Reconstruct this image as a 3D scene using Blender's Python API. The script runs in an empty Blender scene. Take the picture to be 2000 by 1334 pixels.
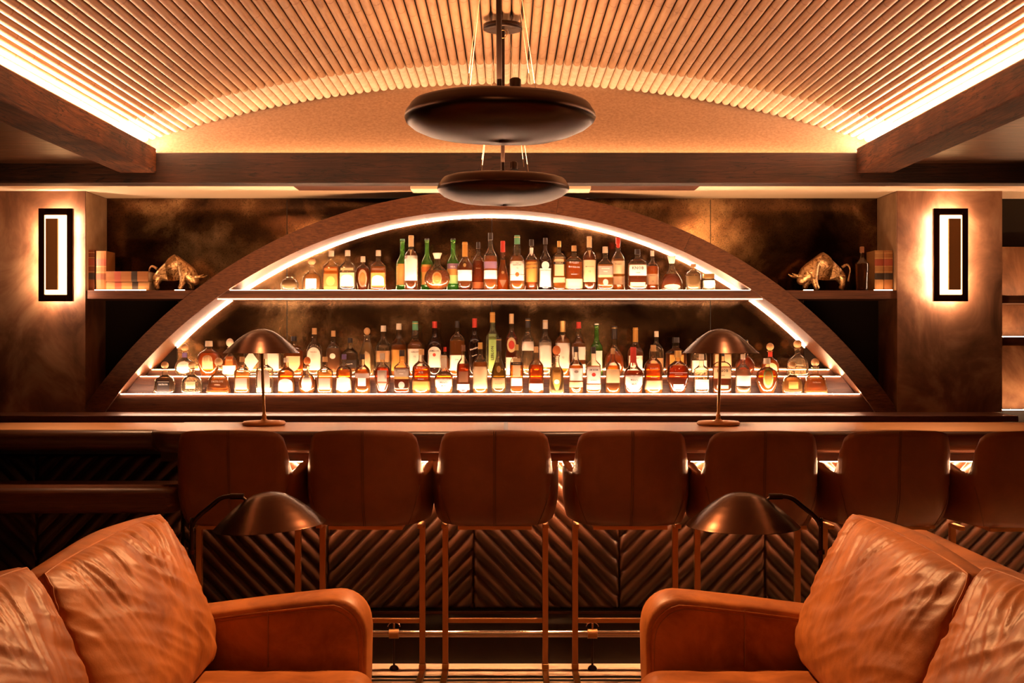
import bpy, bmesh, math, random
from mathutils import Vector, Matrix, noise
random.seed(7)
PI = math.pi
sc = bpy.context.scene
col = sc.collection

# ------------------------------------------------------------------ camera, world, lights, exposure
F = 2400.0; EYE = 1.52
cd = bpy.data.cameras.new('camera'); cam = bpy.data.objects.new('camera', cd); col.objects.link(cam)
cam.location = (0, 0, EYE); cam.rotation_euler = (PI/2, 0, 0)
cd.sensor_width = 36; cd.lens = 36*F/2000; cd.shift_x = 11/2000; cd.shift_y = -7/2000; cd.clip_start = .05
sc.camera = cam
w = bpy.data.worlds.new('world'); sc.world = w; w.use_nodes = True
w.node_tree.nodes['Background'].inputs[0].default_value = (1, .35, .1, 1)
w.node_tree.nodes['Background'].inputs[1].default_value = 0.006
sc.view_settings.view_transform = 'Standard'; sc.view_settings.look = 'None'
sc.view_settings.exposure = 0.28; sc.view_settings.gamma = 1
sc.cycles.use_denoising = True
sc.cycles.sample_clamp_indirect = 4.0
sc.cycles.max_bounces = 8; sc.cycles.transparent_max_bounces = 16
sc.cycles.caustics_reflective = False; sc.cycles.caustics_refractive = False
WARM = (1.0, .53, .26)
AMB = (1.0, .46, .18)
CREAM = (1.0, .63, .41)
def lamp(name, kind, loc, energy, rot=(0,0,0), size=.1, size_y=None, color=WARM, spot=None, blend=.6, parent=None, spread=None):
    l = bpy.data.lights.new(name, kind); l.energy = energy; l.color = color
    if kind == 'AREA':
        l.size = size
        if size_y: l.shape = 'RECTANGLE'; l.size_y = size_y
        if spread: l.spread = spread
    else:
        l.shadow_soft_size = size
    if spot: l.spot_size = spot; l.spot_blend = blend
    o = bpy.data.objects.new(name, l); col.objects.link(o); o.location = loc; o.rotation_euler = rot
    if parent: o.parent = parent
    return o
def aim(loc, tgt):
    return (Vector(tgt)-Vector(loc)).to_track_quat('-Z', 'Y').to_euler()
def spot_at(name, loc, tgt, e, ang, size=.06, blend=.7, color=AMB):
    return lamp(name, 'SPOT', loc, e, aim(loc, tgt), size, spot=math.radians(ang), blend=blend, color=color)
# fill spots added over the bar front and the sofas, no fixtures there
for _x in (-2.0, -1.2, -.4, .4, 1.2, 2.0):
    spot_at('fill_spot_bar', (_x, 5.70, 2.44 if abs(_x) > 1.9 else 2.8), (_x, 5.90, 1.1), 80 if abs(_x) < 1.9 else 75, 30 if abs(_x) < 1.9 else 50, color=WARM)
spot_at('fill_spot_lounge', (.55, 5.15, 2.8), (-1.05, 3.6, .75), 420, 54)
spot_at('fill_spot_lounge', (-.55, 5.15, 2.8), (1.05, 3.6, .75), 420, 54)
for _x in (-.33, .33):
    spot_at('fill_spot_floor', (_x, 4.95, 2.85), (_x, 5.50, 0), 80, 24, color=WARM)  # added only to brighten the floor between the stools
for _x in (-1.6, 1.6):
    spot_at('fill_spot_back_bar', (_x, 5.0, 2.42), (_x*.9, 7.6, 1.5), 12, 46)  # added fill on the bottle fronts and arch face
lamp('bar_back_fill', 'AREA', (-.09, 6.135, 1.06), 30, aim((0, 6.135, 1.06), (0, 7.3, 2.41)), 4.7, .03, spread=math.radians(85))  # unseen area light added behind the bar to lift soffit and bottles
spot_at('fill_spot_stools', (0, 2.2, 2.8), (0, 5.3, .8), 17, 60, size=.3)  # soft front fill added for the stool backs

# ------------------------------------------------------------------ mesh helpers
class MB:
    def __init__(s): s.v = []; s.f = []; s.sm = []
    def add(s, vs, fs, smooth=False):
        n = len(s.v); s.v += [tuple(p) for p in vs]
        for f in fs: s.f.append(tuple(i+n for i in f)); s.sm.append(smooth)
        return s
    def box(s, x0, x1, y0, y1, z0, z1):
        vs = [(x, y, z) for z in (z0, z1) for y in (y0, y1) for x in (x0, x1)]
        return s.add(vs, [(0,2,3,1),(4,5,7,6),(0,1,5,4),(2,6,7,3),(0,4,6,2),(1,3,7,5)])
    def obox(s, c, hx, hy, hz, M=None):
        vs = [Vector((a*hx, b*hy, d*hz)) for d in (-1,1) for b in (-1,1) for a in (-1,1)]
        vs = [(M @ p if M else p)+Vector(c) for p in vs]
        return s.add(vs, [(0,2,3,1),(4,5,7,6),(0,1,5,4),(2,6,7,3),(0,4,6,2),(1,3,7,5)])
    def grid(s, rows, closed_u=False, closed_v=False, smooth=True):
        nr, nc = len(rows), len(rows[0]); vs = [p for r in rows for p in r]; fs = []
        for i in range(nr if closed_v else nr-1):
            for j in range(nc if closed_u else nc-1):
                i2, j2 = (i+1) % nr, (j+1) % nc
                fs.append((i*nc+j, i*nc+j2, i2*nc+j2, i2*nc+j))
        return s.add(vs, fs, smooth)
    def cap(s, ring, flip=False):
        idx = tuple(range(len(ring))); return s.add(ring, [idx[::-1] if flip else idx])
    def lathe(s, prof, c=(0,0,0), seg=28, ay=1.0, n=2.0, caps=True, M=None):
        rows = []
        for r, z in prof:
            row = []
            for k in range(seg):
                t = 2*PI*k/seg; ct, st = math.cos(t), math.sin(t)
                e = 2.0/n
                x = r*math.copysign(abs(ct)**e, ct); y = r*ay*math.copysign(abs(st)**e, st)
                p = Vector((x, y, z))
                if M: p = M @ p
                row.append(p+Vector(c))
            rows.append(row)
        s.grid(rows, closed_u=True)
        if caps: s.cap(rows[0], True); s.cap(rows[-1])
        return s
    def cyl(s, p0, p1, r, r1=None, seg=16): return s.tube([p0, p1], [r, r if r1 is None else r1], seg)
    def tube(s, pts, r, seg=10, caps=True):
        pts = [Vector(p) for p in pts]; n = len(pts)
        rs = r if isinstance(r, (list, tuple)) else [r]*n
        t0 = (pts[1]-pts[0]).normalized()
        up = Vector((0,0,1)) if abs(t0.z) < .9 else Vector((1,0,0))
        a = t0.cross(up).normalized(); rows = []
        for i, p in enumerate(pts):
            t = (pts[min(i+1, n-1)]-pts[max(i-1, 0)]).normalized()
            a = (a - t*a.dot(t)).normalized(); b = t.cross(a)
            rows.append([p+(a*math.cos(2*PI*k/seg)+b*math.sin(2*PI*k/seg))*rs[i] for k in range(seg)])
        s.grid(rows, closed_u=True)
        if caps: s.cap(rows[0], True); s.cap(rows[-1])
        return s
    def prism(s, poly, axis, a0, a1):
        def P(u, v, w):
            return {'x': (w, u, v), 'y': (u, w, v), 'z': (u, v, w)}[axis]
        n = len(poly); vs = [P(u, v, a0) for u, v in poly]+[P(u, v, a1) for u, v in poly]
        fs = [tuple(range(n))[::-1], tuple(range(n, 2*n))]
        fs += [(i, (i+1) % n, n+(i+1) % n, n+i) for i in range(n)]
        return s.add(vs, fs)
    def mesh(s, name):
        m = bpy.data.meshes.new(name); m.from_pydata(s.v, [], s.f)
        m.polygons.foreach_set('use_smooth', s.sm)
        b = bmesh.new(); b.from_mesh(m); bmesh.ops.recalc_face_normals(b, faces=b.faces); b.to_mesh(m); b.free()
        return m
    def build(s, name, mat, parent=None, bevel=0, seg=2, loc=None):
        m = s.mesh(name); o = bpy.data.objects.new(name, m); col.objects.link(o)
        if mat: m.materials.append(mat)
        if parent: o.parent = parent
        if loc: o.location = loc
        if bevel:
            md = o.modifiers.new('bevel', 'BEVEL'); md.width = bevel; md.segments = seg; md.limit_method = 'ANGLE'; md.angle_limit = .6
            for p in m.polygons: p.use_smooth = True
            md.harden_normals = True
        return o
def smooth_pts(P, R, n=6):
    P = [Vector(p) for p in P]; op = []; orr = []
    for i in range(len(P)-1):
        a, b, c, d = P[max(0, i-1)], P[i], P[i+1], P[min(len(P)-1, i+2)]
        for k in range(n):
            t = k/n; op.append(.5*((2*b)+(c-a)*t+(2*a-5*b+4*c-d)*t*t+(3*b-a-3*c+d)*t**3)); orr.append(R[i]+(R[i+1]-R[i])*t)
    return op+[P[-1]], orr+[R[-1]]
def tag(o, label=None, cat=None, group=None, kind=None):
    if label: o['label'] = label
    if cat: o['category'] = cat
    if group: o['group'] = group
    if kind: o['kind'] = kind
    return o
def empty(name, loc=(0,0,0), label=None, cat=None, group=None, rz=0):
    o = bpy.data.objects.new(name, None); col.objects.link(o); o.location = loc; o.rotation_euler.z = rz
    o.empty_display_size = .05
    return tag(o, label, cat, group)
def struct(o): o['kind'] = 'structure'; return o
KIDS = {}
def copy_tree(o, parent=None):
    c = o.copy(); col.objects.link(c); c.parent = parent
    for ch in list(o.children): copy_tree(ch, c)
    return c
def W(px, py, d): return Vector(((px-989)*d/F, d, EYE-(py-660)*d/F))

# ------------------------------------------------------------------ materials
def new_mat(name):
    m = bpy.data.materials.new(name); m.use_nodes = True
    nt = m.node_tree; return m, nt, nt.nodes['Principled BSDF']
def rgba(c): return (c[0], c[1], c[2], 1)
def simple(name, c, rough=.5, metal=0, emis=None, es=0, spec=None, coat=0):
    m, nt, b = new_mat(name)
    b.inputs['Base Color'].default_value = rgba(c); b.inputs['Roughness'].default_value = rough; b.inputs['Metallic'].default_value = metal
    if spec is not None: b.inputs['Specular IOR Level'].default_value = spec
    if coat: b.inputs['Coat Weight'].default_value = coat
    if emis: b.inputs['Emission Color'].default_value = rgba(emis); b.inputs['Emission Strength'].default_value = es
    return m
def coords(nt, scale=(1,1,1), gen=False, rand=True):
    tc = nt.nodes.new('ShaderNodeTexCoord'); mp = nt.nodes.new('ShaderNodeMapping'); mp.inputs['Scale'].default_value = scale
    nt.links.new(tc.outputs['Generated' if gen else 'Object'], mp.inputs['Vector'])
    if rand:
        oi = nt.nodes.new('ShaderNodeObjectInfo'); ml = nt.nodes.new('ShaderNodeMath'); ml.operation = 'MULTIPLY'; ml.inputs[1].default_value = 37
        nt.links.new(oi.outputs['Random'], ml.inputs[0]); nt.links.new(ml.outputs[0], mp.inputs['Location'])
    return mp.outputs['Vector']
def noise_tex(nt, vec, scale, detail=4, rough=.6, dist=0):
    n = nt.nodes.new('ShaderNodeTexNoise'); n.inputs['Scale'].default_value = scale; n.inputs['Detail'].default_value = detail
    n.inputs['Roughness'].default_value = rough; n.inputs['Distortion'].default_value = dist
    nt.links.new(vec, n.inputs['Vector']); return n.outputs['Fac']
def ramp(nt, fac, stops):
    r = nt.nodes.new('ShaderNodeValToRGB'); e = r.color_ramp.elements
    while len(e) < len(stops): e.new(.5)
    for k, (p, c) in enumerate(stops): e[k].position = p; e[k].color = rgba(c)
    nt.links.new(fac, r.inputs['Fac']); return r.outputs['Color']
def bump(nt, b, fac, strength, dist=.01):
    n = nt.nodes.new('ShaderNodeBump'); n.inputs['Strength'].default_value = strength; n.inputs['Distance'].default_value = dist
    nt.links.new(fac, n.inputs['Height']); nt.links.new(n.outputs[0], b.inputs['Normal']); return n
def textured(name, stops, scale=(1,1,1), ns=5, detail=6, rough=.5, metal=0, bmp=.3, bd=.004, dist=0, gen=False, r2=None, spec=None, nrough=.6, rand=True, bump_scale=None, sheen=0):
    m, nt, b = new_mat(name); v = coords(nt, scale, gen, rand)
    f = noise_tex(nt, v, ns, detail, nrough, dist)
    nt.links.new(ramp(nt, f, stops), b.inputs['Base Color'])
    b.inputs['Roughness'].default_value = rough; b.inputs['Metallic'].default_value = metal
    if spec is not None: b.inputs['Specular IOR Level'].default_value = spec
    if r2:
        rr = nt.nodes.new('ShaderNodeMapRange'); rr.inputs['To Min'].default_value = rough; rr.inputs['To Max'].default_value = r2
        nt.links.new(f, rr.inputs['Value']); nt.links.new(rr.outputs[0], b.inputs['Roughness'])
    if bmp:
        g = noise_tex(nt, v, bump_scale, 6, .6) if bump_scale else f
        bump(nt, b, g, bmp, bd)
    return m
def emission(name, c, s):
    m = bpy.data.materials.new(name); m.use_nodes = True; nt = m.node_tree; nt.nodes.clear()
    e = nt.nodes.new('ShaderNodeEmission'); e.inputs[0].default_value = rgba(c); e.inputs[1].default_value = s
    o = nt.nodes.new('ShaderNodeOutputMaterial'); nt.links.new(e.outputs[0], o.inputs[0]); return m

def cracks(m, axis, k=9):
    nt = m.node_tree; b = nt.nodes['Principled BSDF']; lk = b.inputs['Base Color'].links[0]; src = lk.from_socket
    sc_ = [k, k, k]; sc_['xyz'.index(axis)] = .9
    f = noise_tex(nt, coords(nt, tuple(sc_)), 1.6, 4, .55, 1.2)
    c = ramp(nt, f, [(.485, (1,1,1)), (.497, (.16,.10,.08)), (.503, (.16,.10,.08)), (.515, (1,1,1))])
    f2 = noise_tex(nt, coords(nt, (1.3,1.3,1.3)), 2.2, 3, .5)
    c2 = ramp(nt, f2, [(.40, (.45,.38,.34)), (.60, (1,1,1))])
    for cc in (c, c2):
        mx = nt.nodes.new('ShaderNodeMix'); mx.data_type = 'RGBA'; mx.blend_type = 'MULTIPLY'; mx.inputs['Factor'].default_value = 1
        nt.links.new(src, mx.inputs['A']); nt.links.new(cc, mx.inputs['B']); src = mx.outputs['Result']
    nt.links.new(src, b.inputs['Base Color'])
def grain(name, dark, light, axis, rough=.45, ns=4, bmp=.35, spec=None, r2=None, fine=20, bd=.004):
    sc_ = [fine, fine, fine]; sc_['xyz'.index(axis)] = 1.0
    mid = tuple((a+b)/2 for a, b in zip(dark, light))
    return textured(name, [(.34, dark), (.5, mid), (.66, light)], tuple(sc_), ns, 8, rough, 0, bmp, bd, dist=.8, r2=r2, spec=spec, nrough=.75)
M = {}
M['beam_x'] = grain('rough_sawn_dark_wood_x', (.014,.005,.0025), (.070,.022,.009), 'x', .55, bmp=.7)
M['beam_y'] = grain('rough_sawn_dark_wood_y', (.05,.016,.006), (.27,.092,.030), 'y', .6, spec=.25, bmp=1.0, fine=16, bd=.008)
M['arch'] = textured('arch_oak', [(.34, (.050,.015,.005)), (.5, (.095,.031,.011)), (.68, (.145,.051,.019))], (3,8,14), 9, 8, .42, 0, .25, .002, dist=.6)
M['wood'] = grain('walnut', (.040,.012,.004), (.130,.040,.014), 'x', .42, bmp=.2)
M['bartop'] = grain('bar_top_oak', (.34,.15,.055), (.56,.28,.11), 'x', .32, bmp=.12, r2=.4)
M['barnose'] = grain('bar_edge_wood', (.030,.011,.006), (.075,.028,.013), 'x', .3, bmp=.12)
cracks(M['beam_x'], 'x'); cracks(M['beam_y'], 'y')
M['floor'] = textured('floor_oak', [(.3, (.50,.31,.19)), (.6, (.68,.46,.31)), (.8, (.78,.56,.40))], (1,12,12), 3, 8, .38, 0, .1, .002)
M['black'] = simple('black_paint', (.012,.007,.005), .4)
M['toe'] = textured('toe_panel_black', [(.3, (.008,.004,.003)), (.8, (.018,.009,.005))], (1,1,1), 6, 6, .3, 0, .0, spec=.2)
M['dark_gap'] = simple('vault_backing_brown', (.03,.012,.006), .8)
M['ceiling'] = textured('ceiling_plaster_burnished', [(.3, (.03,.011,.005)), (.55, (.09,.034,.015)), (.75, (.20,.085,.038))], (1,4,1), 4, 8, .35, .3, .5, .01, dist=.7, rand=False)
M['soffit'] = simple('soffit_cream_plaster', (.85,.66,.46), .6)
M['lunette'] = textured('lunette_linen_plaster', [(.3, (.30,.17,.09)), (.7, (.46,.28,.16))], (1,1,2), 60, 8, .7, 0, .3, .002)
M['column'] = textured('column_burnished_plaster', [(.33, (.07,.026,.010)), (.5, (.20,.085,.038)), (.68, (.40,.21,.105))], (1,1,.7), 3.2, 9, .4, .15, .5, .006, dist=.8, rand=False, r2=.6)
M['wallside'] = textured('niche_side_plaster', [(.3, (.30,.19,.11)), (.7, (.55,.38,.24))], (1,1,1), 5, 8, .6, 0, .3)
M['darkwall'] = simple('dark_room_wall', (.05,.022,.010), .7)
M['brass'] = simple('satin_brass', (.72,.42,.16), .28, 1)
M['brass_dull'] = simple('brushed_bronze_tube', (.58,.27,.10), .40, .75)
M['bronze'] = simple('dark_bronze_shade', (.055,.022,.011), .27, .9)
M['bronze_lo'] = textured('pendant_bronze', [(.3, (.020,.009,.006)), (.7, (.045,.022,.014))], (1,1,14), 2, 5, .3, .9, .12, .004)
M['iron'] = simple('black_iron', (.03,.015,.010), .35, .8)
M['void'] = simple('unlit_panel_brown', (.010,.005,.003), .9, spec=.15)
M['steel'] = simple('polished_rail', (.62,.47,.35), .22, 1)
M['cable'] = simple('cable_cream', (.8,.6,.38), .5)
M['paper'] = simple('book_paper', (.75,.58,.38), .8)
# strip lights (the room's own LED tape)
L_COVE = emission('cove_led', CREAM, 105)
L_LUN = emission('lunette_led', WARM, 30)
L_ARCH = emission('arch_led', CREAM, 75)
L_SHELF = emission('shelf_led', CREAM, 115)
L_BAR = emission('under_bar_led', WARM, 560)
L_SCONCE = emission('sconce_glow', (1, .50, .2), 7)
L_HALO = emission('sconce_halo', CREAM, 215)
L_LINE = emission('shelf_edge_led', CREAM, 26)
L_STEP2 = emission('rear_step_led', WARM, 105)
L_NICHE = emission('niche_led', WARM, 110)
L_ACC = emission('accent_led', WARM, 34)

# bamboo with nodes and blotches
def bamboo():
    m, nt, b = new_mat('bamboo_pole_tan'); v = coords(nt, (8,1.2,8))
    f = noise_tex(nt, v, 3.5, 7, .65)
    c = ramp(nt, f, [(.25, (.28,.14,.066)), (.42, (.50,.285,.145)), (.75, (.62,.38,.205))])
    oi = nt.nodes.new('ShaderNodeObjectInfo')
    tc = nt.nodes.new('ShaderNodeTexCoord'); sp = nt.nodes.new('ShaderNodeSeparateXYZ'); nt.links.new(tc.outputs['Object'], sp.inputs[0])
    a = nt.nodes.new('ShaderNodeMath'); a.operation = 'MULTIPLY_ADD'; a.inputs[1].default_value = 2.2
    nt.links.new(sp.outputs['Y'], a.inputs[0])
    k = nt.nodes.new('ShaderNodeMath'); k.operation = 'MULTIPLY'; k.inputs[1].default_value = 13.7
    nt.links.new(oi.outputs['Random'], k.inputs[0]); nt.links.new(k.outputs[0], a.inputs[2])
    fr = nt.nodes.new('ShaderNodeMath'); fr.operation = 'FRACT'; nt.links.new(a.outputs[0], fr.inputs[0])
    g = nt.nodes.new('ShaderNodeMath'); g.operation = 'LESS_THAN'; g.inputs[1].default_value = .022; nt.links.new(fr.outputs[0], g.inputs[0])
    mx = nt.nodes.new('ShaderNodeMix'); mx.data_type = 'RGBA'; mx.blend_type = 'MULTIPLY'; mx.inputs['B'].default_value = (.72,.62,.52,1)
    nt.links.new(g.outputs[0], mx.inputs['Factor']); nt.links.new(c, mx.inputs['A'])
    nt.links.new(mx.outputs['Result'], b.inputs['Base Color']); b.inputs['Roughness'].default_value = .55
    bump(nt, b, f, .2, .004)
    return m
M['bamboo'] = bamboo()
M['sleeve'] = textured('plaster_pole_end', [(.3, (.70,.54,.39)), (.6, (.88,.72,.56)), (.8, (.92,.8,.66))], (1,1,1), 18, 8, .75, 0, .4, .003)

def leather(name, c0, c1, rough=.42, fine=.25, spec=.5, mott=5.0):
    m, nt, b = new_mat(name); v = coords(nt, (1,1,1))
    f = noise_tex(nt, v, mott, 8, .62, .4)
    nt.links.new(ramp(nt, f, [(.36, c0), (.64, c1)]), b.inputs['Base Color'])
    b.inputs['Roughness'].default_value = rough; b.inputs['Specular IOR Level'].default_value = spec
    g = noise_tex(nt, v, 160, 4, .6); bump(nt, b, g, fine, .0015)
    return m
M['sofa'] = leather('cognac_leather', (.24,.073,.015), (.50,.180,.046), .45, spec=.32)
M['stool'] = leather('chestnut_leather', (.14,.038,.009), (.19,.055,.014), .42)
M['seam'] = simple('stitch_dark', (.10,.035,.012), .6)
M['seam_sofa'] = simple('stitch_tan', (.34,.14,.045), .6)
M['chev'] = leather('espresso_leather', (.017,.0055,.002), (.040,.013,.005), .34, spec=.35)

# antique mirror: metallic, blotched, speckled
def mirror():
    m, nt, b = new_mat('antique_mirror'); v = coords(nt, (1,1,1), rand=False)
    f = noise_tex(nt, v, 1.7, 6, .62, .3); s1 = noise_tex(nt, v, 120, 5, .8)
    c = ramp(nt, f, [(.38, (.028,.012,.005)), (.53, (.13,.065,.028)), (.70, (.58,.38,.19))])
    sp = ramp(nt, s1, [(.36, (.12,.10,.08)), (.47, (1,1,1))])
    mx = nt.nodes.new('ShaderNodeMix'); mx.data_type = 'RGBA'; mx.blend_type = 'MULTIPLY'; mx.inputs['Factor'].default_value = .9
    nt.links.new(c, mx.inputs['A']); nt.links.new(sp, mx.inputs['B']); nt.links.new(mx.outputs['Result'], b.inputs['Base Color'])
    b.inputs['Metallic'].default_value = .82
    rr = nt.nodes.new('ShaderNodeMapRange'); rr.inputs['From Min'].default_value = .35; rr.inputs['From Max'].default_value = .65
    rr.inputs['To Min'].default_value = .05; rr.inputs['To Max'].default_value = .22
    nt.links.new(f, rr.inputs['Value']); nt.links.new(rr.outputs[0], b.inputs['Roughness'])
    bump(nt, b, s1, .05, .002)
    return m
M['mirror'] = mirror()

_g = {}
def glassy(tint, diff, dfac, gloss=.12, rough=.04, edge=.25):
    """thin coloured glass or liquid: part clear, part scattering, with a fresnel gloss"""
    key = (tint, diff, dfac, gloss, rough, edge)
    if key in _g: return _g[key]
    m = bpy.data.materials.new('bottle_glass'); m.use_nodes = True; nt = m.node_tree; nt.nodes.clear(); N = nt.nodes.new
    tr = N('ShaderNodeBsdfTransparent'); tr.inputs[0].default_value = rgba(tint)
    df = N('ShaderNodeBsdfDiffuse'); df.inputs[0].default_value = rgba(diff)
    tl = N('ShaderNodeBsdfTranslucent'); tl.inputs[0].default_value = rgba(diff)
    a = N('ShaderNodeMixShader'); a.inputs[0].default_value = .5; nt.links.new(df.outputs[0], a.inputs[1]); nt.links.new(tl.outputs[0], a.inputs[2])
    b = N('ShaderNodeMixShader'); lw = N('ShaderNodeLayerWeight'); lw.inputs[0].default_value = .35
    pw = N('ShaderNodeMapRange'); pw.inputs['From Min'].default_value = .25; pw.inputs['To Min'].default_value = dfac; pw.inputs['To Max'].default_value = min(1, dfac+edge)
    nt.links.new(lw.outputs['Facing'], pw.inputs['Value']); nt.links.new(pw.outputs[0], b.inputs[0]); nt.links.new(tr.outputs[0], b.inputs[1]); nt.links.new(a.outputs[0], b.inputs[2])
    gl = N('ShaderNodeBsdfGlossy'); gl.inputs['Roughness'].default_value = rough
    fr = N('ShaderNodeFresnel'); fr.inputs[0].default_value = 1.5
    ml = N('ShaderNodeMath'); ml.operation = 'MULTIPLY_ADD'; ml.inputs[1].default_value = 1.0; ml.inputs[2].default_value = gloss*.2; nt.links.new(fr.outputs[0], ml.inputs[0])
    c = N('ShaderNodeMixShader'); nt.links.new(ml.outputs[0], c.inputs[0]); nt.links.new(b.outputs[0], c.inputs[1]); nt.links.new(gl.outputs[0], c.inputs[2])
    o = N('ShaderNodeOutputMaterial'); nt.links.new(c.outputs[0], o.inputs[0]); _g[key] = m; return m
_flat = {}
def flat(c, rough=.5, metal=0):
    k = (c, rough, metal)
    if k not in _flat: _flat[k] = simple('label_print', c, rough, metal)
    return _flat[k]

# ------------------------------------------------------------------ room shell
YB = 7.84; YF = 7.45; ZC = 1.07
XL, XR = -2.553, 2.370
def sbox(name, mat, *b, bevel=0): return struct(MB().box(*b).build(name, mat, bevel=bevel))
# floor of planks with inlaid dark channels near the bar
fl = struct(MB().box(-4.2, 4.2, -2.5, 8.0, -.05, 0).build('floor', M['floor']))
struct(MB().box(-2.6, 3.6, 5.49, 5.515, .0, .003).build('trim_1', M['black']))
struct(MB().box(-2.6, 3.6, 5.44, 5.462, .0, .003).build('trim_2', M['black']))
sbox('wall_back', M['black'], -4.2, 4.2, YB+.03, 8.0, 0, 3.1)
sbox('wall_left', M['darkwall'], -4.25, -4.2, -2.5, 8, 0, 3.3)
sbox('wall_right', M['darkwall'], 4.2, 4.25, -2.5, 8, 0, 3.3)
sbox('wall_front', M['darkwall'], -4.2, 4.2, -2.55, -2.5, 0, 3.3)
# columns
sbox('column_left', M['column'], -4.2, XL, YF, YB+.03, ZC, 2.411)
sbox('column_right', M['column'], XR, 3.006, YF, YB+.03, ZC, 2.411)
sbox('trim_3', M['wallside'], XL, XL+.004, YF+.012, YB, 1.809, 2.407)
sbox('trim_4', M['wallside'], XR-.004, XR, YF+.012, YB, 1.809, 2.407)
# soffit over the back bar
so = sbox('soffit', M['soffit'], -4.2, 4.2, 7.03, YB+.03, 2.411, 2.47)
so2 = sbox('trim_5', M['wood'], (578-989)/333.0, (1362-989)/333.0, 7.10, 7.32, 2.398, 2.411)
so3 = MB().box((803-989)/337.0, (1153-989)/337.0, 7.06, 7.24, 2.374, 2.397).build('ceiling_vent', M['soffit'], bevel=.004)
tag(so3, 'long cream vent tray in the soffit behind the rear pendant lamp', 'vent')
# flat burnished ceilings either side of the vault
sbox('ceiling_left', M['ceiling'], -4.2, -2.0, -2.5, 6.9, 2.50, 2.56)
sbox('ceiling_right', M['ceiling'], 2.0, 4.2, -2.5, 6.9, 2.50, 2.56)
# lunette wall above the cross beam
R0 = 6.70; ZA = 2.981; ZV = ZA+.0225-R0
def vz(x, r=R0): return ZV+math.sqrt(r*r-x*x)
poly = [(-2.2, 2.4)]+[(2.2, 2.4)]+[(2.2-4.4*k/40, vz(2.2-4.4*k/40)+.03) for k in range(41)]
struct(MB().prism(poly, 'y', 7.10, 7.14).build('wall_lunette', M['lunette']))
# vault backing shell
rows = [[(x, y, vz(x)+.018) for x in [-2.2+4.4*k/40 for k in range(41)]] for y in (-.5, 7.12)]
rows2 = [[(x, y, vz(x)+.05) for x in [-2.2+4.4*k/40 for k in range(41)]] for y in (7.12, -.5)]
struct(MB().grid(rows+rows2, closed_v=True).build('ceiling', M['dark_gap']))
sbox('ceiling_front', M['darkwall'], -4.2, 4.2, -2.5, -.5, 2.56, 3.1)
sbox('cove_wall_left', M['soffit'], -2.22, -2.165, -.5, 7.1, 2.55, 2.75)
sbox('cove_wall_right', M['soffit'], 2.165, 2.22, -.5, 7.1, 2.55, 2.75)

# cross beam and side beams
cb = MB().box(-4.2, 4.2, 6.90, 7.03, 2.388, 2.561).build('cross_beam', M['beam_x'], bevel=.006)
tag(cb, 'dark rough sawn timber beam running across above the back bar', 'beam')
MB().box(-1.95, 1.95, 7.045, 7.06, 2.545, 2.553).build('light_strip', L_LUN, cb)
for s, nm in ((-1, 'left'), (1, 'right')):
    x0, x1 = sorted((s*1.965, s*2.172))
    b = MB().box(x0, x1, .2, 6.90, 2.446, 2.585).build('ceiling_beam', M['beam_y'], bevel=.008)
    tag(b, 'rough brown timber beam running towards the camera along the %s edge of the vault' % nm, 'beam')
    xa, xb = sorted((s*2.01, s*2.05))
    MB().box(xa, xb, 3.5, 7.05, 2.588, 2.598).build('light_strip', L_COVE, b)

# vault poles
dth = .0471/R0
pm = MB(); pm.cyl((0, 0, 0), (0, 6.6, 0), .0206, seg=18); pole_mesh = None
n = 93
proto = None
for k in range(n):
    th = (k-(n-1)/2)*dth
    x = R0*math.sin(th); z = ZV+R0*math.cos(th)
    if proto is None:
        proto = pm.build('ceiling_pole', M['bamboo'], loc=(0, 0, 0))
        tag(proto, 'slim tan pole in the ribbed vault above the bar', 'pole', 'tan poles lining the vaulted ceiling')
        MB().cyl((0, 6.42, 0), (0, 6.93, 0), .0224, seg=18).build('pale_sleeve', M['sleeve'], proto)
        o = proto
    else: o = copy_tree(proto)
    o.location = (x, .15, z)

# ------------------------------------------------------------------ pendants
def pendant(cx, cy, zc, label, zt, lean=0):
    t = empty('pendant_lamp', (cx, cy, zc), label, 'pendant lamp', 'bronze disc pendants over the lounge')
    prof = [(0,-.098),(.06,-.097),(.12,-.092),(.18,-.080),(.235,-.060),(.275,-.036),(.297,-.012),(.303,.006),(.299,.026),(.290,.042),(.284,.056),(.275,.068),(.255,.077),(.22,.083),(.15,.088),(.08,.090),(0,.090)]
    mb = MB(); rows = []
    for r, z in prof:
        row = []
        for k in range(72):
            a = 2*PI*k/72
            wob = 1+.012*math.sin(3*a+z*9)+.008*math.sin(7*a+2)
            row.append((r*wob*math.cos(a), r*wob*math.sin(a), (.72*z-.006)*(1+.05*math.sin(2*a+1))))
        rows.append(row)
    mb.grid(rows, closed_u=True).build('lamp_shade', M['bronze_lo'], t)
    top = zt-zc
    MB().cyl((0,0,.08), (lean,0,top), .009).build('rod', M['iron'], t)
    MB().lathe([(.075,top-.03),(.09,top-.028),(.09,top-.006),(.02,top)], (lean,0,0), 32).build('ceiling_plate', M['iron'], t)
    c = MB(); 
    for a in (.5, 2.4, 3.9, 5.5):
        c = MB(); c.tube([(.135*math.cos(a), .135*math.sin(a), .085), (lean+.03*math.cos(a), .03*math.sin(a), top-.03)], .0011, 6).build('cable', M['cable'], t)
    MB().lathe([(.018,.085),(.018,.115),(.012,.12)], (.05,-.02,0), 14).build('cable_grip', M['iron'], t)
    rg = MB(); rg.tube([(.018*math.cos(2*PI*k/20)+lean, -.05, top-.06+.018*math.sin(2*PI*k/20)) for k in range(21)], .002, 6)
    rg.build('hook_ring', M['brass'], t)
    lamp('uplight', 'AREA', (0, 0, .12), 11, (PI, 0, 0), .3, parent=t)
    return t
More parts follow.
